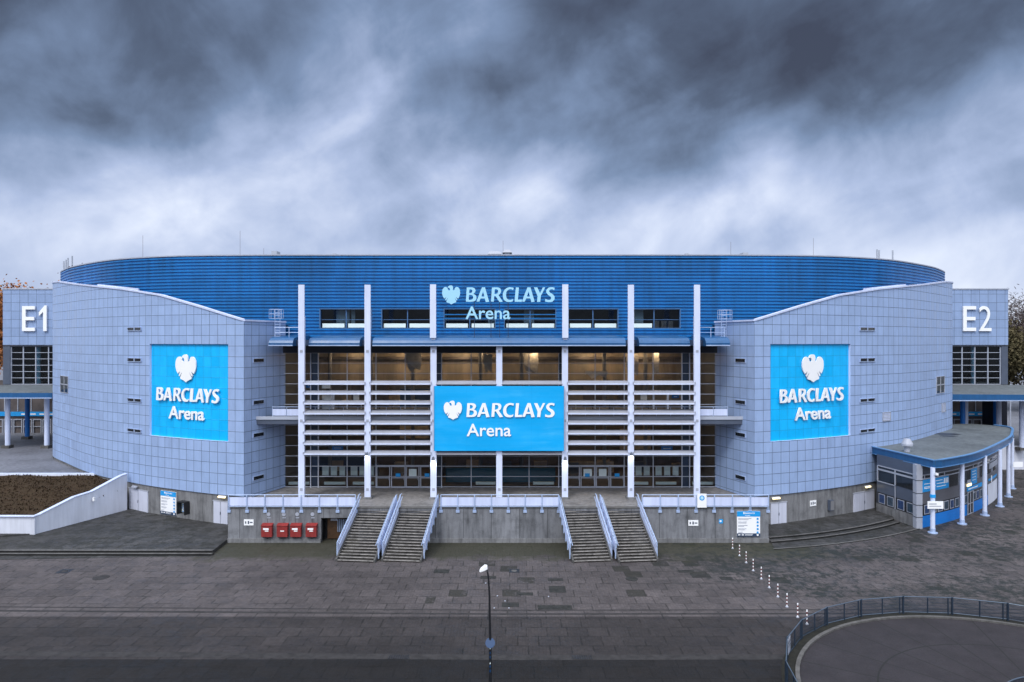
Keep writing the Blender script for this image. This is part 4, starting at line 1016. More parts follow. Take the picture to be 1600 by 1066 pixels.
# ------------------------------------------------------------------ doors, lamps and boards on the concrete bases
def on_wing(s, px, dz_=.0, off=.0):
    p, d = wing_at(s, px); n = Vector((d.y, -d.x)); return Vector((p.x, p.y)) + n * (off - .12), d, n
def plate(s, x0, x1, y0, y1, name, mat, parent=arena, off=.0, th=.04, mb=None):
    px = (x0 + x1) / 2; p, d, n = on_wing(s, px, off=off); D = p.y
    a, _, _ = on_wing(s, x0, off=off); b, _, _ = on_wing(s, x1, off=off)
    c = (a + b) / 2; hw = (b - a).length / 2; dd_ = (b - a).normalized(); an = math.atan2(dd_.y, dd_.x); q = Matrix.Rotation(an, 3, 'Z')
    z1, z0 = gz(y0, c.y), gz(y1, c.y)
    m_ = mb or MB(); m_.obox((c.x, c.y, (z0 + z1) / 2), (hw, th, (z1 - z0) / 2), m=q)
    return (part(name, m_, mat, parent) if name else None), c, dd_, n, z0, z1, hw
for s, x0, x1, y0, y1 in ((-1, 201, 230, 766, 801), (-1, 333, 355, 784, 820), (1, 1205, 1229.5, 786, 820), (1, 1335, 1367, 769, 800)):
    o, c, d_, n, z0, z1, hw = plate(s, x0, x1, y0, y1, 'service_door', M['doorw'], arena, .04, .05)
    q = Matrix.Rotation(math.atan2(d_.y, d_.x), 3, 'Z')
    part('handle', MB().obox((c.x + n.x * .08, c.y + n.y * .08, (z0 + z1) / 2), (.03, .03, .14), m=q).obox((c.x + n.x * .055, c.y + n.y * .055, (z0 + z1) / 2), (.012, .012, (z1 - z0) / 2 - .02), m=q), M['grey'], o)
    # a frame round the leaf
    part('door_frame', MB().obox((c.x, c.y, z1 + .05), (hw + .08, .07, .045), m=q), M['greylight'], o)
for s, px, y, lit, lab in ((-1, 348.5, 777, 1, 'lit tube lamp over the white door left of the terrace'), (-1, 212, 761.5, 0, 'unlit tube lamp over the white door beside the planter wall'), (1, 1211, 779, 1, 'lit tube lamp over the white door right of the terrace'), (1, 1354, 761, 1, 'lit tube lamp over the double white door beside the ticket pavilion')):
    p, d, n = on_wing(s, px, off=.32); z = gz(y, p.y); q = Matrix.Rotation(math.atan2(d.y, d.x), 3, 'Z')
    e = empty('tube_lamp', (p.x, p.y, z), lab, 'lamp', 'tube lamps on the concrete base')
    part('tube', MB().obox((p.x, p.y, z), (.42, .06, .065), m=q), M['tube'] if lit else M['greylight'], e)
    part('housing', MB().obox((p.x - n.x * .12, p.y - n.y * .12, z + .08), (.46, .06, .05), m=q), M['greylight'], e)

# info boards
def info_board(c, xd, wd, ht, z0, label):
    """square notice board: cyan header with emblem and lettering, white field with rows, dark foot"""
    xd = Vector((xd[0], xd[1], 0)).normalized(); n = Vector((xd.y, -xd.x, 0)); c = Vector((c[0], c[1], 0))
    e = empty('info_board', (c.x, c.y, z0), label, 'sign', 'square arena information boards')
    q = Matrix.Rotation(math.atan2(xd.y, xd.x), 3, 'Z')
    def pl(name, a, b, e0, e1, mat, off, th=.01, par=e):
        return part(name, MB().obox(c + xd * ((a + b) / 2 * wd - wd / 2) + n * off + Vector((0, 0, z0 + (e0 + e1) / 2 * ht)), ((b - a) / 2 * wd, th, (e1 - e0) / 2 * ht), m=q), mat, par)
    pl('board', 0, 1, 0, 1, M['white'], 0, .04)
    pl('header', 0, 1, .79, 1, M['cyan_small'], .05)
    pl('foot', 0, 1, 0, .12, M['navy'], .05)
    fn = lambda x, z: c + xd * (x * wd - wd / 2) + n * .062 + Vector((0, 0, z0 + z * ht))
    for nm, kd, bb in (('eagle_emblem', 'eagle', (.26, .885, .07, .08)), ('lettering', 'word', (.345, .895, .42, .055)), ('lettering', 'Arena', (.35, .81, .21, .05))):
        lettering(nm, kd, bb[0], bb[1], bb[2] * wd, bb[3] * ht, fn, xd, M['white'], e, .01)
    for k in range(5):
        z = .70 - k * .135
        pl('text_row', .05, (.62, .42, .45, .4, .25)[k], z, z + .02, M['greylight'], .05)
        pl('text_row', .05, (.5, .4, .3, .34, .2)[k], z - .04, z - .025, M['greylight'], .05)
        cc = fn(.89, z + .0); part('symbol_disc', MB().obox(cc - n * .01, (.05 * wd, .008, .05 * ht), m=q @ Matrix.Rotation(R(45), 3, 'Y')) if False else disc(cc, n, .045 * wd), M['cyan_small'], e)
    part('symbol_disc', disc(fn(.89, .06), n, .045 * wd), M['white'], e)
    for a, b in ((.05, .09), (.10, .14), (.20, .24), (.25, .29)): pl('text_row', a, b, .04, .085, M['white'], .062, .004)
    pl('text_row', .34, .68, .07, .085, M['white'], .062, .004); pl('text_row', .34, .66, .035, .045, M['white'], .062, .004)
    return e
def disc(c, n, r, th=.012, seg=16):
    n = Vector(n).normalized(); a = n.cross(Vector((0, 0, 1))).normalized(); b = a.cross(n); mb = MB(); vs = []
    for t in (0, th):
        for k in range(seg): g_ = 6.28318 * k / seg; vs.append(Vector(c) + a * r * math.cos(g_) + b * r * math.sin(g_) + n * t)
    return mb.add(vs, [tuple(range(seg)), tuple(range(seg, 2 * seg))] + [(k, (k + 1) % seg, (k + 1) % seg + seg, k + seg) for k in range(seg)])
x0, x1, z0, z1 = gpx(1151.7, 799, 1187.8, 838.3, WY - .1)
info_board(((x0 + x1) / 2, WY - .06), (1, 0), x1 - x0, z1 - z0, z0, 'square cyan and white information board at the right end of the terrace wall')
_, c, d_, n, z0, z1, hw = plate(-1, 250.5, 274.5, 768, 804, None, None, off=.06)
info_board((c.x, c.y), d_, hw * 2, z1 - z0, z0, 'cyan and white information board on the base beside the wall phone')
# phone hood
p, d, n = on_wing(-1, 289, off=.2); q = Matrix.Rotation(math.atan2(d.y, d.x), 3, 'Z'); z0, z1 = gz(804, p.y), gz(783, p.y)
ph = empty('wall_phone', (p.x, p.y, z0), 'black wall phone hood with a blue and white graphic, right of the information board', 'phone')
def lb(x, y, z, hx, hy, hz): return Vector((p.x, p.y, 0)) + q @ Vector((x, y, 0)) + Vector((0, 0, z)), (hx, hy, hz)
mb = MB()
for a in (((-.5, -.1, (z0 + z1) / 2), (.03, .35, .62)), ((.5, -.1, (z0 + z1) / 2), (.03, .35, .62)), ((0, -.1, z1 - .05), (.5, .35, .04)), ((0, .2, (z0 + z1) / 2), (.5, .04, .6))):
    cc, hh = lb(*a[0], *a[1]); mb.obox(cc, hh, m=q)
part('hood', mb, M['black'], ph)
cc, hh = lb(.02, .1, (z0 + z1) / 2, .16, .08, .3); ps = part('phone', MB().obox(cc, hh, m=q), M['greylight'], ph)
cc, hh = lb(-.28, .12, (z0 + z1) / 2, .18, .03, .5); part('graphic_panel', MB().obox(cc, hh, m=q), M['paper'], ph)
mb = MB()
for k in range(6): cc, hh = lb(-.28 + .05 * math.sin(k * 2.1), .075, z0 + .25 + k * .17, .08 - .02 * (k % 2), .01, .04); mb.obox(cc, hh, m=q)
part('graphic_mark', mb, M['bright_blue'], ph)
cc, hh = lb(.2, .1, (z0 + z1) / 2, .03, .04, .14); part('handset', MB().obox(cc, hh, m=q), M['black'], ph)
# small signs and grey box on the right base
def small_sign(name, c, xd, w_, h_, z0, label, marks=((.12, .25, .3, .7), (.4, .55, .25, .75), (.62, .9, .4, .6)), mk='white', group=None):
    xd = Vector((xd[0], xd[1], 0)).normalized(); n = Vector((xd.y, -xd.x, 0)); q = Matrix.Rotation(math.atan2(xd.y, xd.x), 3, 'Z'); c = Vector((c[0], c[1], 0))
    e = empty(name, (c.x, c.y, z0), label, 'sign', group)
    part('plate', MB().obox(c + Vector((0, 0, z0 + h_ / 2)), (w_ / 2, .02, h_ / 2), m=q), M[mk], e)
    mb = MB()
    for a, b, e0, e1 in marks: mb.obox(c + xd * ((a + b) / 2 - .5) * w_ + n * .025 + Vector((0, 0, z0 + (e0 + e1) / 2 * h_)), ((b - a) / 2 * w_, .004, (e1 - e0) / 2 * h_), m=q)
    part('print', mb, M['grey'], e); return e
x0, x1, z0, z1 = gpx(381.3, 811.7, 396.3, 821, WY)
small_sign('wall_sign', ((x0 + x1) / 2, WY - .03), (1, 0), x1 - x0, z1 - z0, z0, 'small white sign with dark marks on the left end of the terrace wall')
x0, x1, z0, z1 = gpx(1075.5, 812.8, 1091, 821.6, WY)
small_sign('wall_sign', ((x0 + x1) / 2, WY - .03), (1, 0), x1 - x0, z1 - z0, z0, 'small white sign with dark marks below the notice on the right terrace wall')
p, d, n = on_wing(1, 1271.5, off=.05); small_sign('wall_sign', (p.x, p.y), d, .85, .55, gz(790.8, p.y), 'small white sign on the concrete base right of the single white door')
x0, x1, z0, z1 = gpx(1122, 811, 1130.5, 818, WY)
e = empty('wall_sticker', ((x0 + x1) / 2, WY - .01, z0), 'small round-cornered cyan sticker on the right terrace wall', 'sticker')
part('sticker', MB().prism([(x0 + .08, WY - .02), (x1 - .05, WY - .02), (x1 - .05, WY - .004), (x0 + .08, WY - .004)], z0, z1 - .02), M['cyan_small'], e)
part('emblem', disc((x0 + .22, WY - .022, (z0 + z1) / 2), (0, -1, 0), .09, .006), M['white'], e)
p, d, n = on_wing(1, 1297, off=.22); q = Matrix.Rotation(math.atan2(d.y, d.x), 3, 'Z')
e = empty('junction_box', (p.x, p.y, gz(798, p.y)), 'dark grey metal box on the concrete base near the ticket pavilion', 'box')
part('casing', MB().obox((p.x, p.y, gz(789.5, p.y)), (.27, .16, .52), m=q), M['grey'], e)
part('lid', MB().obox((p.x + n.x * .19, p.y + n.y * .19, gz(789.5, p.y)), (.23, .02, .46), m=q), M['inner_grey'], e)
# notice on the terrace railing
x0, x1, z0, z1 = gpx(1089.8, 771.8, 1104.4, 793.5, WY - .3)
e = empty('railing_notice', ((x0 + x1) / 2, WY - .26, z0), 'upright white notice with a cyan ring hung on the right terrace railing', 'sign')
part('plate', MB().box(x0, x1, WY - .27, WY - .235, z0, z1), M['white'], e)
part('ring', disc(((x0 + x1) / 2, WY - .272, z1 - .38), (0, -1, 0), .23, .008, 24), M['cyan_small'], e)
part('ring_centre', disc(((x0 + x1) / 2, WY - .284, z1 - .38), (0, -1, 0), .15, .006, 20), M['pale'], e)
part('clock_hand', MB().box((x0 + x1) / 2 - .02, (x0 + x1) / 2 + .02, WY - .3, WY - .293, z1 - .4, z1 - .24).box((x0 + x1) / 2, (x0 + x1) / 2 + .1, WY - .3, WY - .293, z1 - .42, z1 - .39), M['white'], e)

# red boxes on the terrace wall
rb = empty('red_box', (0, 0, 0), '', 'hydrant box', 'red boxes on the terrace wall')
mb = MB(); mb.obox((0, -.22, .57), (.47, .2, .50)); part('casing', mb, M['red'], rb, local=True)
part('lid', MB().add([(-.49, -.46, 1.09), (.49, -.46, 1.09), (.49, -.0, 1.22), (-.49, -.0, 1.22), (-.49, -.46, 1.04), (.49, -.46, 1.04), (.49, -.0, 1.075), (-.49, -.0, 1.075)], [(0, 1, 2, 3), (4, 7, 6, 5), (0, 4, 5, 1), (1, 5, 6, 2), (2, 6, 7, 3), (3, 7, 4, 0)]), M['red'], rb, local=True)
part('base_cap', MB().obox((0, -.22, .04), (.36, .16, .04)), M['black'], rb, local=True)
part('label_plate', MB().obox((-.05, -.425, .78), (.25, .006, .08)), M['white'], rb, local=True)
part('label_plate', MB().obox((.02, -.425, .60), (.16, .006, .045)), M['white'], rb, local=True)
for i, (px, lab) in enumerate(((418.8, 'leftmost red hydrant box on the terrace wall, a gap away from its neighbour'), (442.9, 'second red hydrant box from the left, with a single small label'), (463.8, 'third red hydrant box from the left, close to its left neighbour'), (487.9, 'red hydrant box on the terrace wall nearest the brown wooden door'))):
    loc = (gx(px, WY), WY, gz(838.5, WY))
    if i == 0: rb.location = loc; rb['label'] = lab
    else:
        r = dup(rb, loc, 0, lab)
        if i == 1:
            k = [c for c in kids(r) if c.name.startswith('label_plate')]; bpy.data.objects.remove(k[0])
rd_ = empty('round_plate', (0, 0, 0), '', 'sign', 'round white plates above the red boxes')
part('disc', disc((0, -.02, .42), (0, -1, 0), .17, .02, 20), M['greylight'], rd_, local=True)
part('tag', MB().obox((.03, -.02, .1), (.15, .012, .04)), M['greylight'], rd_, local=True)
for i, (px, lab) in enumerate(((419.6, 'round white plate above the leftmost red box'), (443.5, 'round white plate above the second red box from the left'), (464.3, 'round white plate above the third red box from the left'), (488.2, 'round white plate above the red box nearest the wooden door'))):
    loc = (gx(px, WY), WY, gz(811, WY))
    if i == 0: rd_.location = loc; rd_['label'] = lab
    else: dup(rd_, loc, 0, lab)

# column floodlights
fl = empty('floodlight', (0, 0, 0), '', 'lamp', 'floodlights on the front columns')
part('head', MB().add([(-.16, -.4, .0), (.16, -.4, .0), (.16, -.05, .0), (-.16, -.05, .0), (-.09, -.3, .3), (.09, -.3, .3), (.09, -.1, .3), (-.09, -.1, .3)], [(0, 3, 2, 1), (4, 5, 6, 7), (0, 1, 5, 4), (1, 2, 6, 5), (2, 3, 7, 6), (3, 0, 4, 7)]), M['grey'], fl, local=True)
part('lens', MB().obox((0, -.22, -.02), (.12, .14, .012)), M['coldlamp'], fl, local=True)
part('arm', MB().tube([(0, 0, .35), (0, -.12, .35), (0, -.18, .28)], .025, 6), M['grey'], fl, local=True)
for i, (k, lab) in enumerate(((2, 'lit floodlight on the column at the left edge of the big banner'), (4, 'lit floodlight on the column at the right edge of the big banner'), (1, 'lit floodlight on the column between the two left louvre bays'), (5, 'lit floodlight on the column between the two right louvre bays'))):
    loc = (AX + CU[k], 65.66, gz(719 if k in (2, 4) else 712, 65.6))
    if i == 0: fl.location = loc; fl['label'] = lab
    else: dup(fl, loc, 0, lab)
    ld_ = bpy.data.lights.new('floodlight_beam', 'SPOT'); ld_.energy = 38 if k in (2, 4) else 9; ld_.spot_size = R(95); ld_.color = (.93, .96, 1); ld_.shadow_soft_size = .1
    lo = bpy.data.objects.new('floodlight_beam', ld_); COL.objects.link(lo); lo.location = (loc[0], loc[1] - .34, loc[2] - .1); lo.rotation_euler = (R(28), 0, 0)

# ------------------------------------------------------------------ roof details
def caged_ladder(px0, px1, y0, y1, D, label):
    x0, x1 = gx(px0, D), gx(px1, D); zt, zb = gz(y0, D), gz(y1, D)
    e = empty('roof_ladder', ((x0 + x1) / 2, D, zb), label, 'ladder', 'caged ladders beside the wings')
    xm = (x0 + x1) / 2
    part('stile', MB().tube([(xm - .25, D, zb), (xm - .25, D, zt)], .03, 6).tube([(xm + .25, D, zb), (xm + .25, D, zt)], .03, 6), M['rail'], e)
    mb = MB(); z = zb + .2
    while z < zt: mb.tube([(xm - .25, D, z), (xm + .25, D, z)], .018, 5); z += .3
    part('rung', mb, M['rail'], e)
    mb = MB()
    for z in (zt, zt - .45, zt - .9): mb.tube([(xm + .72 * math.cos(a), D - .35 + .5 * math.sin(a), z) for a in [k * .5236 for k in range(13)]], .02, 5)
    for a in range(12): mb.tube([(xm + .72 * math.cos(a * .5236), D - .35 + .5 * math.sin(a * .5236), zt - .9), (xm + .72 * math.cos(a * .5236), D - .35 + .5 * math.sin(a * .5236), zt)], .016, 5)
    part('cage', mb, M['rail'], e)
caged_ladder(421, 446, 484, 529, 68.4, 'thin caged ladder beside the left wing above the canopy')
caged_ladder(1119, 1143, 485, 529, 68.4, 'thin caged ladder beside the right wing above the canopy')
for s, lab in ((-1, 'low tube railing on the canopy between the left wing and the first column'), (1, 'low tube railing on the canopy between the right wing and the last column')):
    xa, xb = sorted((AX + s * 19.6, AX + s * 22.4)); y = 68.0
    e = empty('roof_railing', ((xa + xb) / 2, y, 18.5), lab, 'railing', 'tube railings on the canopy')
    part('rails', MB().tube([(xa, y, 19.35), (xb, y, 19.35)], .03, 6).tube([(xa, y, 18.85), (xb, y, 18.85)], .025, 6), M['rail'], e)
    part('posts', MB().box(xa, xa + .06, y - .03, y + .03, 18.3, 19.35).box((xa + xb) / 2, (xa + xb) / 2 + .06, y - .03, y + .03, 18.3, 19.35).box(xb - .06, xb, y - .03, y + .03, 18.3, 19.35), M['rail'], e)
# rooftop plant
def vent(px0, px1, ytop, D, label, kind):
    x0, x1 = gx(px0, D), gx(px1, D); zt = gz(ytop, D); zb = 26.7
    e = empty('roof_vent', ((x0 + x1) / 2, D, zb), label, 'roof vent', 'vents on the drum roof')
    if kind == 'hood':
        part('shaft', MB().box(x0 + .25, x1 - .25, D, D + 1.4, zb, zt - .25), M['mull'], e)
        part('hood', MB().add([(x0, D - .2, zt - .35), (x1, D - .2, zt - .35), (x1, D + 1.6, zt - .35), (x0, D + 1.6, zt - .35), (x0 + .3, D, zt), (x1 - .3, D, zt), (x1 - .3, D + 1.4, zt), (x0 + .3, D + 1.4, zt)], [(0, 3, 2, 1), (4, 5, 6, 7), (0, 1, 5, 4), (1, 2, 6, 5), (2, 3, 7, 6), (3, 0, 4, 7)]), M['greylight'], e)
    else:
        part('duct', MB().box(x0, x1, D, D + 1, zb, zb + (zt - zb) * .6), M['greylight'], e)
        part('fan_box', MB().box(x0 + (x1 - x0) * .62, x0 + (x1 - x0) * .9, D - .1, D + 1.1, zb + (zt - zb) * .6, zt), M['mull'], e)
        part('end_cap', MB().box(x0 - .15, x0, D - .1, D + 1.1, zb, zb + (zt - zb) * .7), M['mull'], e)
vent(405, 436, 392.5, 80, 'long low duct with a fan box on the left of the drum roof', 'duct')
vent(507, 527, 396.5, 80, 'small low duct on the roof above the leftmost strip window', 'duct')
vent(762, 784, 392.5, 78, 'pale hooded roof vent, left one of the middle pair', 'hood')
vent(785, 800, 390, 78, 'taller roof vent, right one of the middle pair', 'hood')
vent(1058, 1079, 396.2, 80, 'small low duct on the roof above the rightmost strip window', 'duct')
vent(1142, 1172, 394.8, 80, 'long low duct with a fan box on the right of the drum roof', 'duct')
def mast(px, ytop, D, r, label, antenna=True, group='antennas on the roof edge'):
    x = gx(px, D); zt = gz(ytop, D); e = empty('antenna', (x, D, 26.7), label, 'antenna', group)
    part('mast', MB().tube([(x, D, 26.6), (x, D, zt)], r, 6), M['rust'], e)
    if antenna: part('aerial', MB().cyl((x + .0, D), r * 1.5, zt - 1.2, zt, 8), M['mull'], e)
for px, y, D, lab in ((99.5, 408, 91, 'leftmost leaning antenna on the left roof edge'), (103, 406, 90, 'second antenna from the left on the left roof edge'), (106, 403, 89, 'third antenna from the left on the left roof edge'), (112.5, 400, 86, 'tallest dark antenna on the left roof edge, right of the cluster'),
                  (1370.5, 390, 79, 'antenna with two rods on the right roof edge'), (1373.8, 391, 79.4, 'short rod beside the two-rod antenna on the right roof edge'), (1395, 391.5, 81, 'single dark antenna on the right roof edge, nearest E2')):
    mast(px, y, D, .06, lab)
for px, y, lab in ((223, 368, 'far left thin lightning rod on the roof'), (375, 361, 'tallest thin lightning rod on the roof, left of the long duct'), (412, 388, 'short rod rising from the long left duct'), (1271, 372, 'thin lightning rod on the roof far right'), (1142, 378, 'thin lightning rod beside the long right duct'), (786, 376, 'thin lightning rod beside the middle roof vents')):
    mast(px, y, 82, .014, lab, False, 'thin lightning rods')

# ------------------------------------------------------------------ entrance towers E1 and E2
def tower(s):
    D = 104
    if s < 0: x0, x1 = gx(4, D), gx(150, D)
    else: x0, x1 = gx(1425, D), gx(1575.5, D)
    lab = 'boxy blue-grey tiled building marked E1 behind the left wing' if s < 0 else 'boxy blue-grey tiled building marked E2 behind the right wing'
    e = empty('entrance_building', ((x0 + x1) / 2, D, 0), lab, 'building')
    zt = gz(452.5, D); z1 = gz(539.5, D); z0 = gz(601, D)
    vs = []; uv = []
    mb = MB()
    for (a, b, c, d) in (((x0, D), (x1, D), z1, zt), ((x0, D + 22), (x0, D), z1, zt), ((x1, D), (x1, D + 22), z1, zt)):
        ln = math.hypot(b[0] - a[0], b[1] - a[1])
        mb.add([(*a, c), (*b, c), (*b, d), (*a, d)], [(0, 1, 2, 3)]); uv += [(0, c), (ln, c), (ln, d), (0, d)]
    part('tiled_wall', mb, M['clad_e'], e, uv=uv, fixn=False)
    part('roof', MB().box(x0 + .05, x1 - .05, D + .05, D + 22, zt - .3, zt - .1), M['roof'], e)
    part('roof_edge', MB().box(x0 - .1, x1 + .1, D - .1, D + .25, zt, zt + .18), M['mull'], e)
    part('soffit', MB().box(x0 + .05, x1 - .05, D + .02, D + 22, z1 - .15, z1 - .02), M['dark'], e)
    # glazing band
    gb = part('glazing', MB().box(x0 + .1, x1 - .1, D + .35, D + .4, z0, z1 - .16), M['glass'], e)
    part('inner_wall', MB().box(x0 + .2, x1 - .2, D + 9, D + 9.2, z0, z1 - .16), M['inner_dark'], e)
    part('side_glazing', MB().box(x0 + .1, x0 + .2, D + .4, D + 20, z0, z1 - .16).box(x1 - .2, x1 - .1, D + .4, D + 20, z0, z1 - .16), M['dglass'], e)
    part('floor', MB().box(x0, x1, D + .1, D + 20, z0 - .4, z0 - .02), M['inner_grey'], e)
    xs_ = (15.5, 34.5, 54, 74, 93) if s < 0 else (1483, 1505, 1525, 1545.5, 1565)
    mb = MB()
    for q_ in xs_: mb.box(gx(q_, D) - .06, gx(q_, D) + .06, D + .2, D + .34, z0, z1 - .16)
    for k in range(7): z = z0 + (z1 - z0 - .2) * k / 6; mb.box(x0 + .1, x1 - .1, D + .22, D + .32, z, z + .07)
    part('mullion', mb, M['mull'], gb)
    a, b = (gx(4, D), gx(15, D)) if s < 0 else (gx(1565.5, D), gx(1575.5, D))
    part('corner_panel', MB().box(a, b, D + .05, D + .18, z0, z1 - .16), M['grey'], e)
    a, b = (gx(49, D), gx(54, D)) if s < 0 else (gx(1526.5, D), gx(1531, D))
    part('pillar', MB().cyl(((a + b) / 2, D + 1.2), .3, z0, z1 - .16, 12), M['pale'], e)
    # the number
    ff = lambda x, z: Vector((x, D - .1, z))
    if s < 0: bl = (('E', 36.3, 56), ('1', 62.5, 74.5))
    else: bl = (('E', 1503.5, 1523.5), ('2', 1528.5, 1547.5))
    for ch, a, b in bl:
        if ch == 'E':
            st = .52; x = gx(a, D); w_ = (b - a) * D / F; zz0 = gz(517.5, D); zz1 = gz(478.5, D); zm = (zz0 + zz1) / 2
            mb = MB().box(x, x + st, D - .3, D - .1, zz0, zz1).box(x + st, x + w_, D - .3, D - .1, zz0, zz0 + st).box(x + st, x + w_ * .95, D - .3, D - .1, zm - st / 2, zm + st / 2).box(x + st, x + w_, D - .3, D - .1, zz1 - st, zz1)
            part('letter', mb, M['white'], e)
        elif ch == '1':
            x = gx(b, D); st = .52; zz0 = gz(517.5, D); zz1 = gz(477.5, D); w_ = (b - a) * D / F
            mb = MB(); P2 = [(x - st, zz0), (x, zz0), (x, zz1), (x - .3, zz1), (x - w_, zz1 - 1.05), (x - w_, zz1 - 1.65), (x - st, zz1 - .95)]
            vs = [(p_[0], yy, p_[1]) for yy in (D - .3, D - .1) for p_ in P2]; n = len(P2); tri = tessellate_polygon([[Vector((p_[0], p_[1], 0)) for p_ in P2]])
            mb.add(vs, [tuple(t) for t in tri] + [tuple(k + n for k in t) for t in tri] + [(i, (i + 1) % n, (i + 1) % n + n, i + n) for i in range(n)])
            part('letter', mb, M['white'], e)
        else:
            lettering('letter', '2', gx(a, D), gz(517.5, D), (b - a) * D / F, 39 * D / F, ff, (1, 0), M['white'], e, .2, -.005)
    # roof box
    a, b = (gx(68, D), gx(84, D)) if s < 0 else (gx(1490, D), gx(1506, D))
    rbx = part('roof_unit', MB().add([(a, D + 3, zt + .3), (b + .4, D + 3, zt + .3), (b + .4, D + 5, zt + .3), (a, D + 5, zt + .3), (a + .4, D + 3, zt + 1.5), (b - .2, D + 3, zt + 1.5), (b - .2, D + 5, zt + 1.5), (a + .4, D + 5, zt + 1.5)], [(0, 3, 2, 1), (4, 5, 6, 7), (0, 1, 5, 4), (1, 2, 6, 5), (2, 3, 7, 6), (3, 0, 4, 7)]), M['railpanel'], e)
    part('unit_base', MB().box(a + .3, b, D + 3.1, D + 4.9, zt - .1, zt + .3), M['mull'], rbx)
    # lower entrance wall with doors and blue band
    EY = 113
    xa, xb = (gx(-12, EY), gx(200, EY)) if s < 0 else (gx(1380, EY), gx(1538, EY))
    ew = part('entrance_wall', MB().box(xa, xb, EY, EY + .3, 2.8, 11.5), M['inner_dark'], e)
    sh = 4 if s < 0 else 0
    part('blue_band', MB().box(xa, gx(1553, EY) if s > 0 else xb, EY - .3, EY - .01, gz(650, EY), gz(643.5, EY)), M['cyan_small'], ew)
    mb = MB()
    x = xa + 5
    while x < xb - 1: mb.box(x, x + .9, EY - .33, EY - .305, gz(648, EY), gz(646, EY)); x += 1.5
    part('band_text', mb, M['white'], ew)
    x = xa + .4; k = 0
    while x < xb - 1.6:
        d = part('door', MB().box(x, x + .14, EY - .2, EY - .01, 2.82, 5.1).box(x + 1.3, x + 1.44, EY - .2, EY - .01, 2.82, 5.1).box(x + .14, x + 1.3, EY - .2, EY - .01, 4.95, 5.1).box(x + .14, x + 1.3, EY - .2, EY - .01, 3.8, 3.9), M['greylight'], ew)
        x += 1.6; k += 1
    mb = MB(); x = xa + 2
    while x < xb: mb.box(x, x + .12, EY - .1, EY - .012, 6.4, 11.4); x += 2.2
    mb.box(xa, xb, EY - .1, EY - .013, 8.6, 8.7); part('frame', mb, M['mull'], ew)
    # canopy and posts
    if s < 0: P2 = [(gx(-140, 94), 94), (gx(82, 94), 94), (gx(130, 104), 104.0), (gx(-140, 104), 104.0)]
    else: P2 = [(gx(1440, 92), 92), (gx(1750, 90), 90), (gx(1800, 104), 104.0), (gx(1440, 104), 104.0)]
    zf_, zb_ = 10.8, 11.3
    cn = part('entrance_canopy', MB().prism(P2, [zf_ - .25, zf_ - .25, zb_ - .25, zb_ - .25], [zf_, zf_, zb_, zb_]), M['roof'], e)
    a, b = P2[0], P2[1]
    part('fascia', MB().add([(a[0], a[1] - .15, zf_ - .7), (b[0], b[1] - .15, zf_ - .7), (b[0], b[1] - .15, zf_ + .05), (a[0], a[1] - .15, zf_ + .05), (a[0], a[1] - .01, zf_ - .7), (b[0], b[1] - .01, zf_ - .7), (b[0], b[1] - .01, zf_ + .05), (a[0], a[1] - .01, zf_ + .05)], [(0, 1, 2, 3), (4, 7, 6, 5), (0, 4, 5, 1), (1, 5, 6, 2), (2, 6, 7, 3), (3, 7, 4, 0)]), M['blue2'], cn)
    part('fascia_line', MB().box(min(a[0], b[0]), max(a[0], b[0]), min(a[1], b[1]) - .25, min(a[1], b[1]) - .16, zf_ - .7, zf_ - .58), M['rail'], cn)
    posts = ((11.8, 97, 'rail'), (73, 97, 'rail'), (42.5, 106, 'blue')) if s < 0 else ((1561, 99, 'rail'), (1597, 95, 'rail'), (1509, 99, 'rail'), (1504.5, 98, 'blue'), (1556, 103, 'blue'))
    for px, D2, mk in posts:
        x = gx(px, D2); c = part('post', MB().cyl((x, D2), .33, 2.8, zf_ - .25, 16), M['col'] if mk == 'rail' else M['bright_blue'], e, smooth=True)
        part('post_base', MB().box(x - .6, x + .5, D2 - .5, D2 + .5, 2.8, 3.2), M['kerb'], c)
    if s > 0: part('end_wall', MB().box(gx(1562, 108), gx(1574, 108), 108, 112, 2.8, 10.5), M['dark'], e)
tower(-1); tower(1)

# ------------------------------------------------------------------ ticket pavilion, right
M['lip'] = paint('blue_lip', (.10, .24, .46), .35, .1)
pav = empty('ticket_pavilion', (50, 76, 0), 'low curved ticket pavilion with blue roof edge and round posts beside the right wing', 'pavilion')
FZ1, FZ0 = 6.8, 6.15
outer = catmull([(39.6, 63.9), (44.7, 67.1), (48.8, 70.6), (54.4, 76.0), (58.4, 80.2), (61.4, 84.0), (63.6, 87.0), (64.6, 89.2), (64.2, 91.0)], 5)
outer = [tuple(p) for p in outer]
inner = [(AX + p.x - .05, p.y) for p in WP if 39.2 < p.x < 61 and p.y < 93]
poly = outer + [(62.5, 93.0)] + list(reversed(inner))
part('roof', MB().prism(poly, FZ1 - .35, FZ1 - .06), M['roof'], pav)
le = inner[0]
fpath = [le] + outer
part('fascia', MB().ribbon(fpath, FZ0, FZ1, .16, 1), M['blue2'], pav)
part('fascia_lip', MB().ribbon([(le[0] + .0, le[1])] + outer, FZ1 + .003, FZ1 + .09, .26, 1).ribbon(fpath, FZ0 - .06, FZ0 - .003, .24, 1), M['lip'], pav)
part('soffit', MB().prism([(p[0], p[1] + .05) for p in poly], FZ0 + .02, FZ0 + .12), M['dark'], pav)
# roof ventilator
vx, vy = gx(1422, 69), 69.5
vt = part('roof_ventilator', MB().cyl((vx, vy), .28, FZ1 - .06, FZ1 + .55, 14).cyl((vx, vy), .55, FZ1 + .55, FZ1 + .75, 14).cyl((vx, vy), .55, FZ1 + .75, FZ1 + 1.25, 14, .3), M['greylight'], pav)
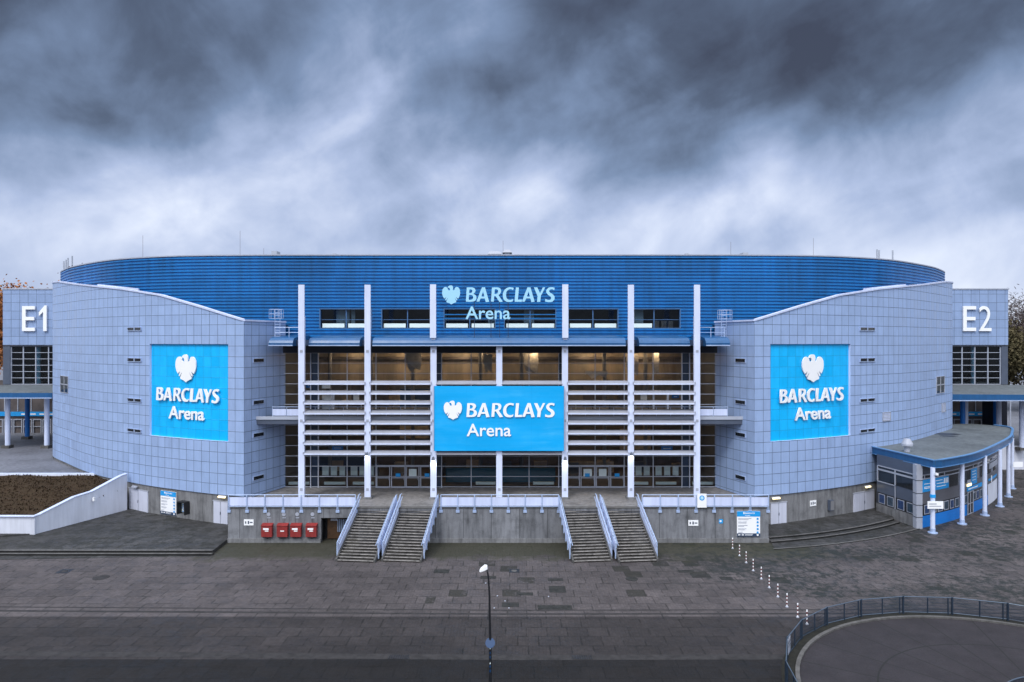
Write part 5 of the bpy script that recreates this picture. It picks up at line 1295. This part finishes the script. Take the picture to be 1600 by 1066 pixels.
# dark pools lying on the roof membrane
for cx, cy, r in ((52.5, 82.6, 1.0), (51.6, 80.8, .6)):
    part('roof_stain', MB().prism([(cx + r * 1.6 * math.cos(a * .4488) * (1 + .2 * math.sin(a * 3)), cy + r * math.sin(a * .4488)) for a in range(14)], FZ1 - .058, FZ1 - .052), M['black'], pav)
# walls
fw = [tuple(p) for p in catmull([(39.1, 65.6), (42.4, 67.4), (45.7, 69.6), (50.8, 73.7), (54.5, 77.2), (57.5, 80.8), (60.3, 85.5), (61.6, 90)], 6)]
lw = [(38.1, 71.3), (39.1, 65.6)]
def sub(path, t0, t1):
    L_ = [0]
    for a, b in zip(path, path[1:]): L_.append(L_[-1] + math.hypot(b[0] - a[0], b[1] - a[1]))
    T = L_[-1]; a_, b_ = t0 * T, t1 * T
    def at(l):
        for i in range(len(path) - 1):
            if l <= L_[i + 1] + 1e-9:
                k = (l - L_[i]) / (L_[i + 1] - L_[i]); return (path[i][0] + (path[i + 1][0] - path[i][0]) * k, path[i][1] + (path[i + 1][1] - path[i][1]) * k)
        return path[-1]
    return [at(a_)] + [path[i] for i in range(len(path)) if a_ + 1e-6 < L_[i] < b_ - 1e-6] + [at(b_)]
def band(name, path, t0, t1, z0, z1, mat, off=.0, th=.05, par=pav):
    sp_ = sub(path, t0, t1); n = len(sp_); Q = []
    P3 = [Vector(p) for p in sp_]
    for i in range(n):
        d = (P3[min(i + 1, n - 1)] - P3[max(i - 1, 0)]).normalized(); Q.append(tuple(P3[i] + Vector((d.y, -d.x)) * off))
    return part(name, MB().ribbon(Q, z0, z1, th, 1), mat, par)
wl = part('wall', MB().ribbon([lw[0], lw[1]] + fw[1:], .0, FZ0 + .02, .25, -1), M['grey'], pav)
M['graywarm'] = paint('grey_wall_panel', (.105, .105, .12), .4, .06)
band('blue_panel', fw, .01, .47, 0.0, 1.12, M['bright_blue'], .003, .05)
band('poster_band', fw, .01, .47, 1.125, 2.25, M['black'], .003, .04)
band('wall_band', fw, .01, .62, 2.255, 3.4, M['graywarm'], .003, .04)
band('window_band', fw, .01, .62, 3.405, 4.62, M['dglass'], .003, .03)
band('strip_window', fw, .01, .62, 4.75, 5.0, M['dglass'], .02, .04)
band('window_frame', fw, .01, .62, 5.005, 5.1, M['greylight'], .003, .09); band('window_frame', fw, .01, .62, 4.63, 4.745, M['greylight'], .003, .09)
for k in range(6): t = .02 + k * .1; band('frame_post', fw, t, t + .004, 4.75, 5.0, M['greylight'], .03, .06)
for t in (.145, .225, .26, .30): band('window_post', fw, t, t + .004, 3.41, 4.61, M['grey'], .03, .04)
sg = band('blue_sign', fw, .012, .145, 3.42, 4.6, M['cyan_small'], .05, .04)
for z, t0, t1 in ((4.15, .02, .05), (3.85, .02, .075), (3.72, .02, .07), (4.3, .075, .11), (4.0, .08, .125), (3.7, .08, .13)): band('text_row', fw, t0, t1, z, z + .07, M['white'], .092, .01, sg)
for i in range(3): band('window_graphic', fw, .118 + i * .009, .124 + i * .009, 3.95, 4.45, M['white'], .092, .01, sg)
sg = band('blue_sign', fw, .305, .355, 3.0, 4.6, M['cyan_small'], .05, .04)
for z in (4.3, 4.0, 3.7, 3.4): band('text_row', fw, .312, .345, z, z + .06, M['white'], .092, .01, sg)
# lit name above the door, blue strip, glass door
for t0, t1, z0, z1 in ((.272, .305, 2.95, 3.2),): band('illuminated_sign', fw, t0, t1, z0, z1, M['warm'] if False else M['tube'], .05, .08)
band('name_plate', fw, .275, .303, 3.25, 3.6, M['greylight'], .05, .04)
bs = band('blue_strip', fw, .272, .40, 2.45, 2.85, M['cyan_small'], .05, .06); band('text_row', fw, .28, .36, 2.6, 2.7, M['white'], .112, .01, bs)
dr_ = band('glass_door', fw, .272, .318, .02, 2.4, M['black'], .06, .05)
for t in (.272, .294, .316): band('door_post', fw, t, t + .004, .02, 2.4, M['greylight'], .112, .03, dr_)
for z in (.05, 1.1, 2.32): band('door_rail', fw, .276, .3125, z, z + .07, M['greylight'], .112, .03, dr_)
M['posterA'] = paint('poster_print', (.03, .055, .085), .4, .5, 3); M['posterB'] = paint('poster_print_blue', (.02, .05, .14), .4, .5, 3)
for k in range(13):
    t = .022 + k * .033
    if .262 < t < .315: continue
    f_ = band('poster_frame', fw, t, t + .025, 1.25, 2.15, M['greylight'], .05, .02)
    band('poster', fw, t + .003, t + .022, 1.33, 2.07, M['posterA'] if k % 2 else M['posterB'], .072, .01, f_)
# pale curved wall further round
band('pale_wall', fw, .475, .62, 0, 2.25, M['whitewall'], .003, .05); band('blue_ribbon', fw, .475, .6, 2.6, 2.85, M['cyan_small'], .06, .04); band('round_sign', fw, .50, .512, 2.4, 3.1, M['white'], .11, .03)
band('pale_wall', fw, .48, .62, 3.9, 4.5, M['greylight'], .05, .05)
# left face
band('wall_base', lw, 0, 1, .0, 1.1, M['conc_base'], .003, .05)
band('poster_band', lw, .02, .93, 1.12, 2.3, M['black'], .003, .03); band('window_band', lw, .03, .92, 3.5, 4.6, M['dglass'], .003, .03); band('strip_window', lw, .03, .92, 4.78, 5.0, M['dglass'], .003, .03)
for z0, z1 in ((3.4, 3.49), (4.61, 4.77), (5.01, 5.1)): band('window_frame', lw, .03, .46 if z0 < 3.5 else .93, z0, z1, M['greylight'], .003, .08)
for t in (.02, .455, .915): band('frame_post', lw, t, t + .025, 3.5, 5.0, M['greylight'], .035, .05)
band('frame_post', lw, .46, .475, 1.1, 3.39, M['greylight'], .035, .05)
for i, t in enumerate((.06, .27, .52, .74)):
    f_ = band('poster_frame', lw, t, t + .16, 1.22, 2.2, M['greylight'], .04, .02); band('poster', lw, t + .015, t + .145, 1.29, 2.13, M['posterB'] if i % 2 == 0 else M['posterA'], .062, .01, f_)
cp = part('corner_post', MB().box(38.72, 39.3, 65.35, 65.95, 0, FZ0), M['greylight'], pav)
part('joint', MB().box(38.70, 39.32, 65.33, 65.97, 2.25, 2.3).box(38.70, 39.32, 65.33, 65.97, 3.38, 3.43).box(38.70, 39.32, 65.33, 65.97, 4.62, 4.67).box(38.70, 39.32, 65.33, 65.97, 1.1, 1.15), M['black'], cp)
pcs = ((1457.6, 833.6), (1503.5, 819.6), (1539, 806), (1562.6, 792), (1576, 777), (1581.7, 764))
for i, (px, py) in enumerate(pcs):
    D = 18 * F / (py - 533) + .1; x = gx(px, D)
    c = part('post', MB().cyl((x, D), .2, 0, FZ0 + .01, 20), M['col'], pav, smooth=True)
    part('post_base', MB().cyl((x, D), .42, 0, .08, 20).cyl((x, D), .23, .08, .45, 20), M['rail'], c)
    if i == 0:
        part('blue_collar', MB().cyl((x, D), .24, gz(777.5, D), gz(772.5, D), 20), M['cyan_small'], c)
        part('camera', MB().obox((x + .1, D - .4, 5.6), (.1, .15, .1)), M['white'], c)
        e = empty('post_sign', (x, D - .35, gz(793.5, D)), 'white lettered sign on the nearest pavilion post, below its blue collar', 'sign')
        z1, z0 = gz(782, D), gz(793.5, D)
        part('plate', MB().box(x - .72, x + .74, D - .42, D - .35, z0, z1), M['white'], e)
        part('text_row', MB().box(x - .6, x + .1, D - .432, D - .425, z0 + .4, z0 + .5).box(x - .6, x + .55, D - .432, D - .425, z0 + .2, z0 + .28), M['greylight'], e)
    if i == 4:
        e = empty('post_sign', (x + .6, D - .3, 3.6), 'small white sign between the two far pavilion posts', 'sign')
        z1, z0 = gz(721, D), gz(729, D)
        part('plate', MB().box(x + .25, x + 1.35, D - .42, D - .36, z0, z1), M['white'], e)
        part('bracket', MB().box(x, x + .3, D - .4, D - .35, z0 + .2, z0 + .26), M['rail'], e)

# ------------------------------------------------------------------ street lamp
LY = 34.0
sl_ = empty('street_lamp', (gx(767, LY), LY, 0), 'slim dark street lamp with a white head in the foreground', 'street lamp')
lx = gx(766, LY)
pts = [(lx, LY, 0), (lx, LY, 3.0), (gx(765.2, LY), LY, 4.2), (gx(764.8, LY), LY, 5.3), (gx(763.5, LY), LY, 6.1), (gx(761.8, LY), LY, 6.5), (gx(760, LY), LY + .1, 6.68)]
part('pole', MB().tube(pts, [.085, .07, .055, .05, .045, .04, .035], 10), M['black'], sl_, smooth=True)
part('pole_base', MB().cyl((lx, LY), .14, 0, .9, 12), M['black'], sl_)
hx, hz_ = gx(757, LY), gz(889.5, LY)
mb = MB(); P2 = [(-.26, -.10), (-.2, .02), (.0, .19), (.13, .17), (.16, .02), (.02, -.06), (-.2, -.14)]
vs = [(hx + a, LY + yy, hz_ + b) for yy in (-.12, .16) for a, b in P2]; n = len(P2)
mb.add(vs, [tuple(range(n)), tuple(range(n, 2 * n))] + [(i, (i + 1) % n, (i + 1) % n + n, i + n) for i in range(n)])
hd = part('lamp_head', mb, M['white'], sl_)
bv = hd.modifiers.new('round', 'BEVEL'); bv.width = .03; bv.segments = 2
M['sign_blue'] = paint('dull_blue_sign', (.002, .035, .11), .5, .1)
ds = empty('round_sign', (lx, LY - .1, 2.8), 'small round blue sign on the foreground lamp pole', 'sign')
part('face', disc((lx, LY - .1, gz(1003.5, LY)), (0, -1, .55), .24, .02, 24), M['sign_blue'], ds)
part('clamp', MB().box(lx - .05, lx + .05, LY - .09, LY + .09, gz(1006, LY), gz(1003, LY)), M['greylight'], ds)
rnd = random.Random(11)
for k in range(6):
    z = gz(1012 + k * 7.4 + rnd.random() * 3, LY); hw = .02 + rnd.random() * .02
    thing('sticker', MB().box(lx - hw, lx + hw, LY - .098 - .004 * (k % 3), LY - .092, z, z + .06 + rnd.random() * .06), M['paper'] if k % 3 == 0 else M['sign_blue'], 'torn blue or white sticker on the foreground lamp pole', 'sticker', 'torn stickers on the lamp pole')

# ------------------------------------------------------------------ striped posts
bo = empty('striped_post', (0, 0, 0), '', 'bollard', 'red and white striped posts across the square')
part('foot', MB().cyl((0, 0), .10, 0, .05, 12), M['greylight'], bo, local=True)
mb = MB(); mr = MB()
for k in range(7): (mb if k % 2 == 0 else mr).cyl((0, 0), .040 if k % 2 == 0 else .0415, .05 + k * .125, .05 + (k + 1) * .125, 10)
part('white_bands', mb, M['white'], bo, local=True)
M['red_dark'] = paint('red_band', (.13, .012, .014), .5, .1)
part('red_bands', mr, M['red_dark'], bo, local=True)
bp = ((1144.8, 857.5), (1155.6, 869), (1166, 880), (1177, 892.5), (1189.6, 905.3), (1202, 919), (1215.5, 933.3), (1229.8, 949), (1246.5, 965.2), (1261, 976))
lab = ['striped post nearest the terrace wall', 'second striped post from the terrace wall', 'third striped post from the terrace wall', 'fourth striped post from the terrace wall', 'fifth striped post from the terrace wall', 'fifth striped post from the fence end of the row', 'fourth striped post from the fence end of the row', 'third striped post from the fence end of the row', 'second striped post from the fence end of the row, fully in view', 'striped post hidden behind the curved fence except for its top']
for i, (px, py) in enumerate(bp):
    D = 18 * F / (py - 533); loc = (gx(px, D), D, .004)
    if i == 0: bo.location = loc; bo['label'] = lab[0]
    else: dup(bo, loc, 0, lab[i])

# ------------------------------------------------------------------ round court with kerb and fence
CC = Vector((26.5, 32.5)); RK = 11.8; RF = 12.55
def ring(c, r, a0, a1, n): return [(c.x + r * math.cos(R(a0 + (a1 - a0) * k / n)), c.y + r * math.sin(R(a0 + (a1 - a0) * k / n))) for k in range(n + 1)]
t = NT('court_concrete'); v = t.coord('Object'); x, y, z = t.sep(v)
rr_ = t.m('SQRT', t.m('ADD', t.m('MULTIPLY', x, x), t.m('MULTIPLY', y, y))); an_ = t.m('ARCTAN2', y, x)
seg = t.m('DIVIDE', an_, R(15)); fs_ = t.m('ABSOLUTE', t.m('SUBTRACT', t.m('FRACT', seg), .5)); l1 = t.m('GREATER_THAN', t.m('MULTIPLY', fs_, t.m('MULTIPLY', rr_, R(15))), t.m('SUBTRACT', t.m('MULTIPLY', rr_, R(7.5)), .035))
l2 = t.m('LESS_THAN', t.m('ABSOLUTE', t.m('SUBTRACT', rr_, 8.0)), .045)
n1 = t.noise(v, .5, 7, .65); n2 = t.noise(v, 2.2, 9, .8, .5); n3 = t.noise(v, 9, 4)
c = t.mix(1.0, (.028, .024, .027), t.ramp(n1, [(.3, .7), (.7, 1.25)]), 'MULTIPLY'); c = t.mix(1.0, c, t.ramp(n3, [(.3, .85), (.7, 1.1)]), 'MULTIPLY')
c = t.mix(t.m('MULTIPLY', t.ramp(n2, [(.60, 0.0), (.66, 1.0)]), .7), c, (.016, .016, .014)); c = t.mix(t.m('MAXIMUM', l1, l2), c, (.014, .014, .013))
t.set(color=c, rough=.75, spec=.3); t.bump(n3, .3, .02); M['court'] = t.mat
o = struct('round_court', MB().prism([(p[0] - CC.x, p[1] - CC.y) for p in ring(CC, RK, 0, 350, 70)], .005, .012), M['court']); o.location = (CC.x, CC.y, 0)
struct('kerb', MB().ribbon(ring(CC, RK, -5, 240, 80), 0, .12, .22, -1 if False else 1), M['kerb'])
M['verge'] = concrete('mossy_verge', (.018, .017, .012), stain=.5)
struct('verge', MB().ribbon(ring(CC, RK + .23, -5, 240, 80), .006, .03, .7, 1), M['verge'])
fence = empty('curved_fence', (CC.x, CC.y + RF, 0), 'blue-grey metal mesh fence curving round the circular court', 'fence')
def fmesh():
    t = NT('fence_mesh'); N, L = t.N, t.L; uv = t.coord('UV'); x, y, _ = t.sep(uv)
    g = t.m('GREATER_THAN', t.m('ABSOLUTE', t.m('SUBTRACT', t.m('FRACT', t.m('DIVIDE', x, .045)), .5)), .36)
    h = t.m('GREATER_THAN', t.m('ABSOLUTE', t.m('SUBTRACT', t.m('FRACT', t.m('DIVIDE', y, .20)), .5)), .46)
    t.set(color=(.02, .038, .07), rough=.5, metal=.3, alpha=t.m('MAXIMUM', g, h)); return t.mat
M['mesh'] = fmesh(); M['fence'] = paint('fence_paint', (.022, .036, .058), .42, .15, 2, .2)
M['fence_light'] = paint('fence_rail', (.085, .115, .155), .4, .1, 2, .3)
angs = [8 + k * 14.2 for k in range(15)]
FH = 1.15
for k in range(len(angs) - 1):
    a = Vector(ring(CC, RF, angs[k], angs[k], 1)[0]); b = Vector(ring(CC, RF, angs[k + 1], angs[k + 1], 1)[0]); d = (b - a).normalized(); a2 = a + d * .06; b2 = b - d * .06
    pn = part('fence_panel', MB().tube([(a2.x, a2.y, FH), (b2.x, b2.y, FH)], .03, 6), M['fence_light'], fence)
    part('bottom_rail', MB().tube([(a2.x, a2.y, .14), (b2.x, b2.y, .14)], .022, 6), M['fence_light'] if 4 <= k <= 7 else M['fence'], pn)
    mm = (a + b) / 2
    L_ = (b2 - a2).length
    part('mesh', MB().add([(a2.x, a2.y, .14), (b2.x, b2.y, .14), (b2.x, b2.y, FH), (a2.x, a2.y, FH)], [(0, 1, 2, 3)]), M['mesh'], pn, uv=[(0, .14), (L_, .14), (L_, FH), (0, FH)], fixn=False)
    part('post', MB().box(a.x - .05, a.x + .05, a.y - .05, a.y + .05, 0, FH + .03).box(a2.x + d.x * .2 - .03, a2.x + d.x * .2 + .03, a2.y + d.y * .2 - .03, a2.y + d.y * .2 + .03, .02, FH - .03), M['fence'], fence)
    part('middle_post', MB().box(mm.x - .03, mm.x + .03, mm.y - .03, mm.y + .03, .1, FH - .02), M['fence'], pn)
D = 18 * F / (992 - 533); px = 1262
a = ring(CC, RF + .06, 149, 149, 1)[0]; q = Matrix.Rotation(R(149 - 90) + math.pi, 3, 'Z')
e = empty('fence_notice', (a[0], a[1], .2), 'pale square notice fixed to the left side of the curved fence', 'sign')
fp = Vector((a[0], a[1], .66)) ; qn = Matrix.Rotation(R(149 + 90), 3, 'Z')
inn = Vector((math.cos(R(149)), math.sin(R(149)), 0)) * -.12
part('plate', MB().obox(fp + inn, (.40, .02, .42), m=qn), M['greylight'], e)
part('text_row', MB().obox(fp + inn * 1.2 + Vector((0, 0, .2)), (.3, .004, .04), m=qn).obox(fp + inn * 1.2 + Vector((0, 0, 0)), (.3, .004, .03), m=qn), M['grey'], e)
# inner ring of bars at the bottom right
f2 = empty('inner_fence', (26.9, 31, 0), 'blue-grey barred ring fence in the bottom right corner, inside the court', 'fence')
C2 = Vector((26.9, 30.2)); rg = ring(C2, 4.3, 0, 180, 40)
part('top_rail', MB().tube([(x, y, 1.1) for x, y in rg], .03, 6), M['fence_light'], f2)
part('bottom_rail', MB().tube([(x, y, .12) for x, y in rg], .025, 6), M['fence'], f2)
mb = MB()
for x, y in ring(C2, 4.3, 0, 180, 130): mb.box(x - .012, x + .012, y - .012, y + .012, .12, 1.1)
part('bars', mb, M['fence'], f2)

# ------------------------------------------------------------------ covers in the paving
M['patch'] = concrete('dark_patch_stone', (.028, .028, .026), stain=.6, scale=3)
def cover(px0, px1, y, label, round_=False, mk='black', lid='greylight', ly=1.0):
    D = 18 * F / (y - 533); x0, x1 = gx(px0, D), gx(px1, D); cx = (x0 + x1) / 2; r = (x1 - x0) / 2
    e = empty('drain_cover', (cx, D, 0), label, 'manhole cover')
    if round_: part('frame', MB().cyl((cx, D), r, .004, .012, 24), M[mk], e)
    else: part('frame', MB().box(x0, x1, D - r * ly, D + r * ly, .004, .012), M[mk], e)
    if lid: part('lid', MB().cyl((cx, D), r * .55, .016, .020, 24), M[lid], e)
cover(795.5, 811.5, 892.3, 'square dark cover with a pale round lid right of the lamp head', lid='kerb')
cover(977.5, 997, 904.8, 'round dark manhole cover below the right hand stairs', True, 'patch', None)
cover(91, 110, 893, 'diamond-set square cover with a pale lid below the left steps', lid='gutter')
cover(146, 170, 902.8, 'worn round cover on the left of the square', True, 'gutter', 'gutter')
for px0, px1, y, lb_ in ((894, 926, 1027.5, 'dark drain grating in the near gutter, right of the lamp pole'), (607, 639, 1027, 'dark drain grating in the near gutter, left of the lamp pole')):
    D = 18 * F / (y - 533); x0, x1 = gx(px0, D), gx(px1, D)
    e = empty('drain_grating', ((x0 + x1) / 2, D, 0), lb_, 'drain', 'gratings in the gutter')
    part('tray', MB().box(x0, x1, D - .25, D + .25, .008, .014), M['black'], e)
    mb = MB()
    for k in range(9): xx = x0 + (x1 - x0) * (k + .5) / 9; mb.box(xx - .02, xx + .02, D - .24, D + .24, .018, .026)
    part('bars', mb, M['gutter'], e)
for px0, px1, y, h in ((678, 702, 893, .9), (751, 775, 902.5, .65), (856, 880, 906, .55), (858, 884, 921, 1.3), (807, 833, 928.3, .6), (784, 811, 945.3, .8), (840, 894, 949.3, .75), (1060, 1085, 893, .6), (1080, 1110, 900, .9), (1125, 1145, 904, .7)):
    D = 18 * F / (y - 533); x0, x1 = gx(px0, D), gx(px1, D)
    struct('paving_patch', MB().box(x0, x1, D - h / 2, D + h / 2, .003, .007), M['patch'])
# litter
rnd = random.Random(2)
for i, (px, y, lb_) in enumerate(((759, 912, 'small white litter scrap just below the lamp head'), (777, 932, 'tiny white litter scrap right of the lamp pole'), (789, 940, 'white litter scrap above the dark paving patch'), (795, 951, 'white litter scrap on the dark paving patch'), (772, 951, 'tiny white litter scrap left of the dark paving patch'), (857, 933, 'white litter scrap between two dark paving patches'))):
    D = 18 * F / (y - 533); x = gx(px, D); thing('paper_scrap', MB().prism([(x - .05, D), (x + .01, D - .08), (x + .06, D + .03), (x, D + .08)], .012, [.03, .04, .03, .05]), M['greylight'], lb_, 'litter', 'scraps of litter')

# ------------------------------------------------------------------ far left vehicle and things beyond the right canopy
vy_ = 123
e = empty('yellow_van', (gx(-2, vy_), vy_, 2.8), 'yellow van partly in view at the far left edge under the canopy', 'van')
x1 = gx(5, vy_)
part('body', MB().prism([(x1 - 4.6, vy_), (x1, vy_), (x1, vy_ + 1.9), (x1 - 4.6, vy_ + 1.9)], 3.2, [4.4, 4.1, 4.1, 4.4]).box(x1 - 4.4, x1 - .9, vy_ + .08, vy_ + 1.8, 4.12, 5.2), M['yellow'], e)
part('window', MB().box(x1 - 4.0, x1 - 1.2, vy_ + .04, vy_ + .075, 4.45, 5.0), M['dglass'], e)
for xx in (x1 - .9, x1 - 3.7): part('wheel', disc((xx, vy_ - .02, 3.15), (0, -1, 0), .36, .2, 18), M['black'], e)
struct('road', MB().add([(80, 128, 2.804), (260, 128, 2.804), (260, 136, 2.804), (80, 136, 2.804)], [(0, 1, 2, 3)]), M['deck'])
struct('raised_ground', MB().box(70, 400, 125.01, 420, -.2, 2.79).box(-400, -62, 118.01, 420, -.2, 2.79), M['deck'])
thing('street_post', MB().tube([(gx(1579, 120), 120, 2.8), (gx(1579, 120), 120, 10.5)], .1, 8), M['mull'], 'thin grey post seen under the E2 canopy', 'post')
thing('low_wall', MB().box(gx(1560, 95), 150, 95.6, 95.9, 0, 3.3), M['whitewall'], 'low white wall edging the upper deck beyond the pavilion posts', 'wall')

# ------------------------------------------------------------------ trees
def tree(x, y, zb, h, cr, mat, label, seed, n=2600, leaf=.32, bare=False, group=None):
    rnd = random.Random(seed); e = empty('tree', (x, y, zb), label, 'tree', group)
    mb = MB(); tips = []
    def limb(p, d, l, r, k):
        q = p + d * l; mid = (p + q) / 2 + Vector((rnd.uniform(-1, 1), rnd.uniform(-1, 1), 0)) * l * .06
        mb.tube([p, mid, q], [r, r * .82, r * .62], 6 if k < 2 else 4); tips.append((q, k))
        if k < (5 if bare else 3):
            for _ in range(3 if k else 5):
                nd = (d + Vector((rnd.uniform(-1, 1), rnd.uniform(-1, 1), rnd.uniform(-.2, .7))) * (.75 if k else .9)).normalized()
                limb(q if rnd.random() < .6 else mid, nd, l * rnd.uniform(.55, .8), r * .55, k + 1)
    limb(Vector((x, y, zb)), Vector((0, 0, 1)), h * .34, h * .018, 0)
    part('trunk', mb, M['bark'] if not bare else M['twig'], e)
    lf = MB(); cen = [t_[0] for t_ in tips if t_[1] >= 2]
    for i in range(n):
        c = rnd.choice(cen); sg_ = cr * .105
        p = Vector((c.x + rnd.gauss(0, sg_), c.y + rnd.gauss(0, sg_), c.z + rnd.gauss(0, sg_ * .9)))
        a = Vector((rnd.gauss(0, 1), rnd.gauss(0, 1), rnd.gauss(0, 1))).normalized(); b = a.cross(Vector((rnd.gauss(0, 1), rnd.gauss(0, 1), rnd.gauss(0, 1)))).normalized()
        s1 = leaf * rnd.uniform(.5, 1.2); s2 = s1 * (.16 if bare else .7)
        lf.add([p - a * s1, p + b * s2, p + a * s1, p - b * s2], [(0, 1, 2, 3)])
    part('crown', lf, mat, e, fixn=False)
TR = [(-108, 150, 26.5, 'leaf_orange'), (-101, 148, 28.5, 'leaf_orange'), (-113, 160, 27, 'leaf_orange'), (-94, 152, 29.0, 'leaf_orange'), (-87, 156, 29.5, 'leaf_orange'), (-120, 158, 28, 'leaf_brown')]
labs = ['orange autumn tree rising at the left edge of the photo', 'orange autumn tree just left of the E1 building', 'dull orange tree behind the leftmost autumn tree', 'orange tree top showing over the left half of the E1 roof', 'orange tree top showing beside the E1 roof box', 'brownish tree beyond the left edge of the E1 building']
for i, (x, y, h, mk) in enumerate(TR): tree(x, y, 2.8, h * 1.2, h * .62, M[mk], labs[i], 20 + i, 15000, .36, False, 'autumn trees behind E1')
TR = [(111, 146, 22.5, 'leaf_brown', 0), (117, 150, 25.5, 'twig', 1), (106, 158, 20, 'twig', 1), (123, 146, 23, 'leaf_brown', 0), (112, 162, 24, 'twig', 1)]
labs = ['brown-green tree directly right of the E2 building', 'bare grey-brown tree at the right edge of the photo', 'bare tree low behind the E2 building', 'brown-green tree at the far right edge', 'bare tree top behind the brown-green trees beside E2']
for i, (x, y, h, mk, b_) in enumerate(TR): tree(x, y, 2.8, h * 1.04, h * .62, M[mk], labs[i], 40 + i, 14000, .5 if b_ else .34, bool(b_), 'late autumn trees beside E2')
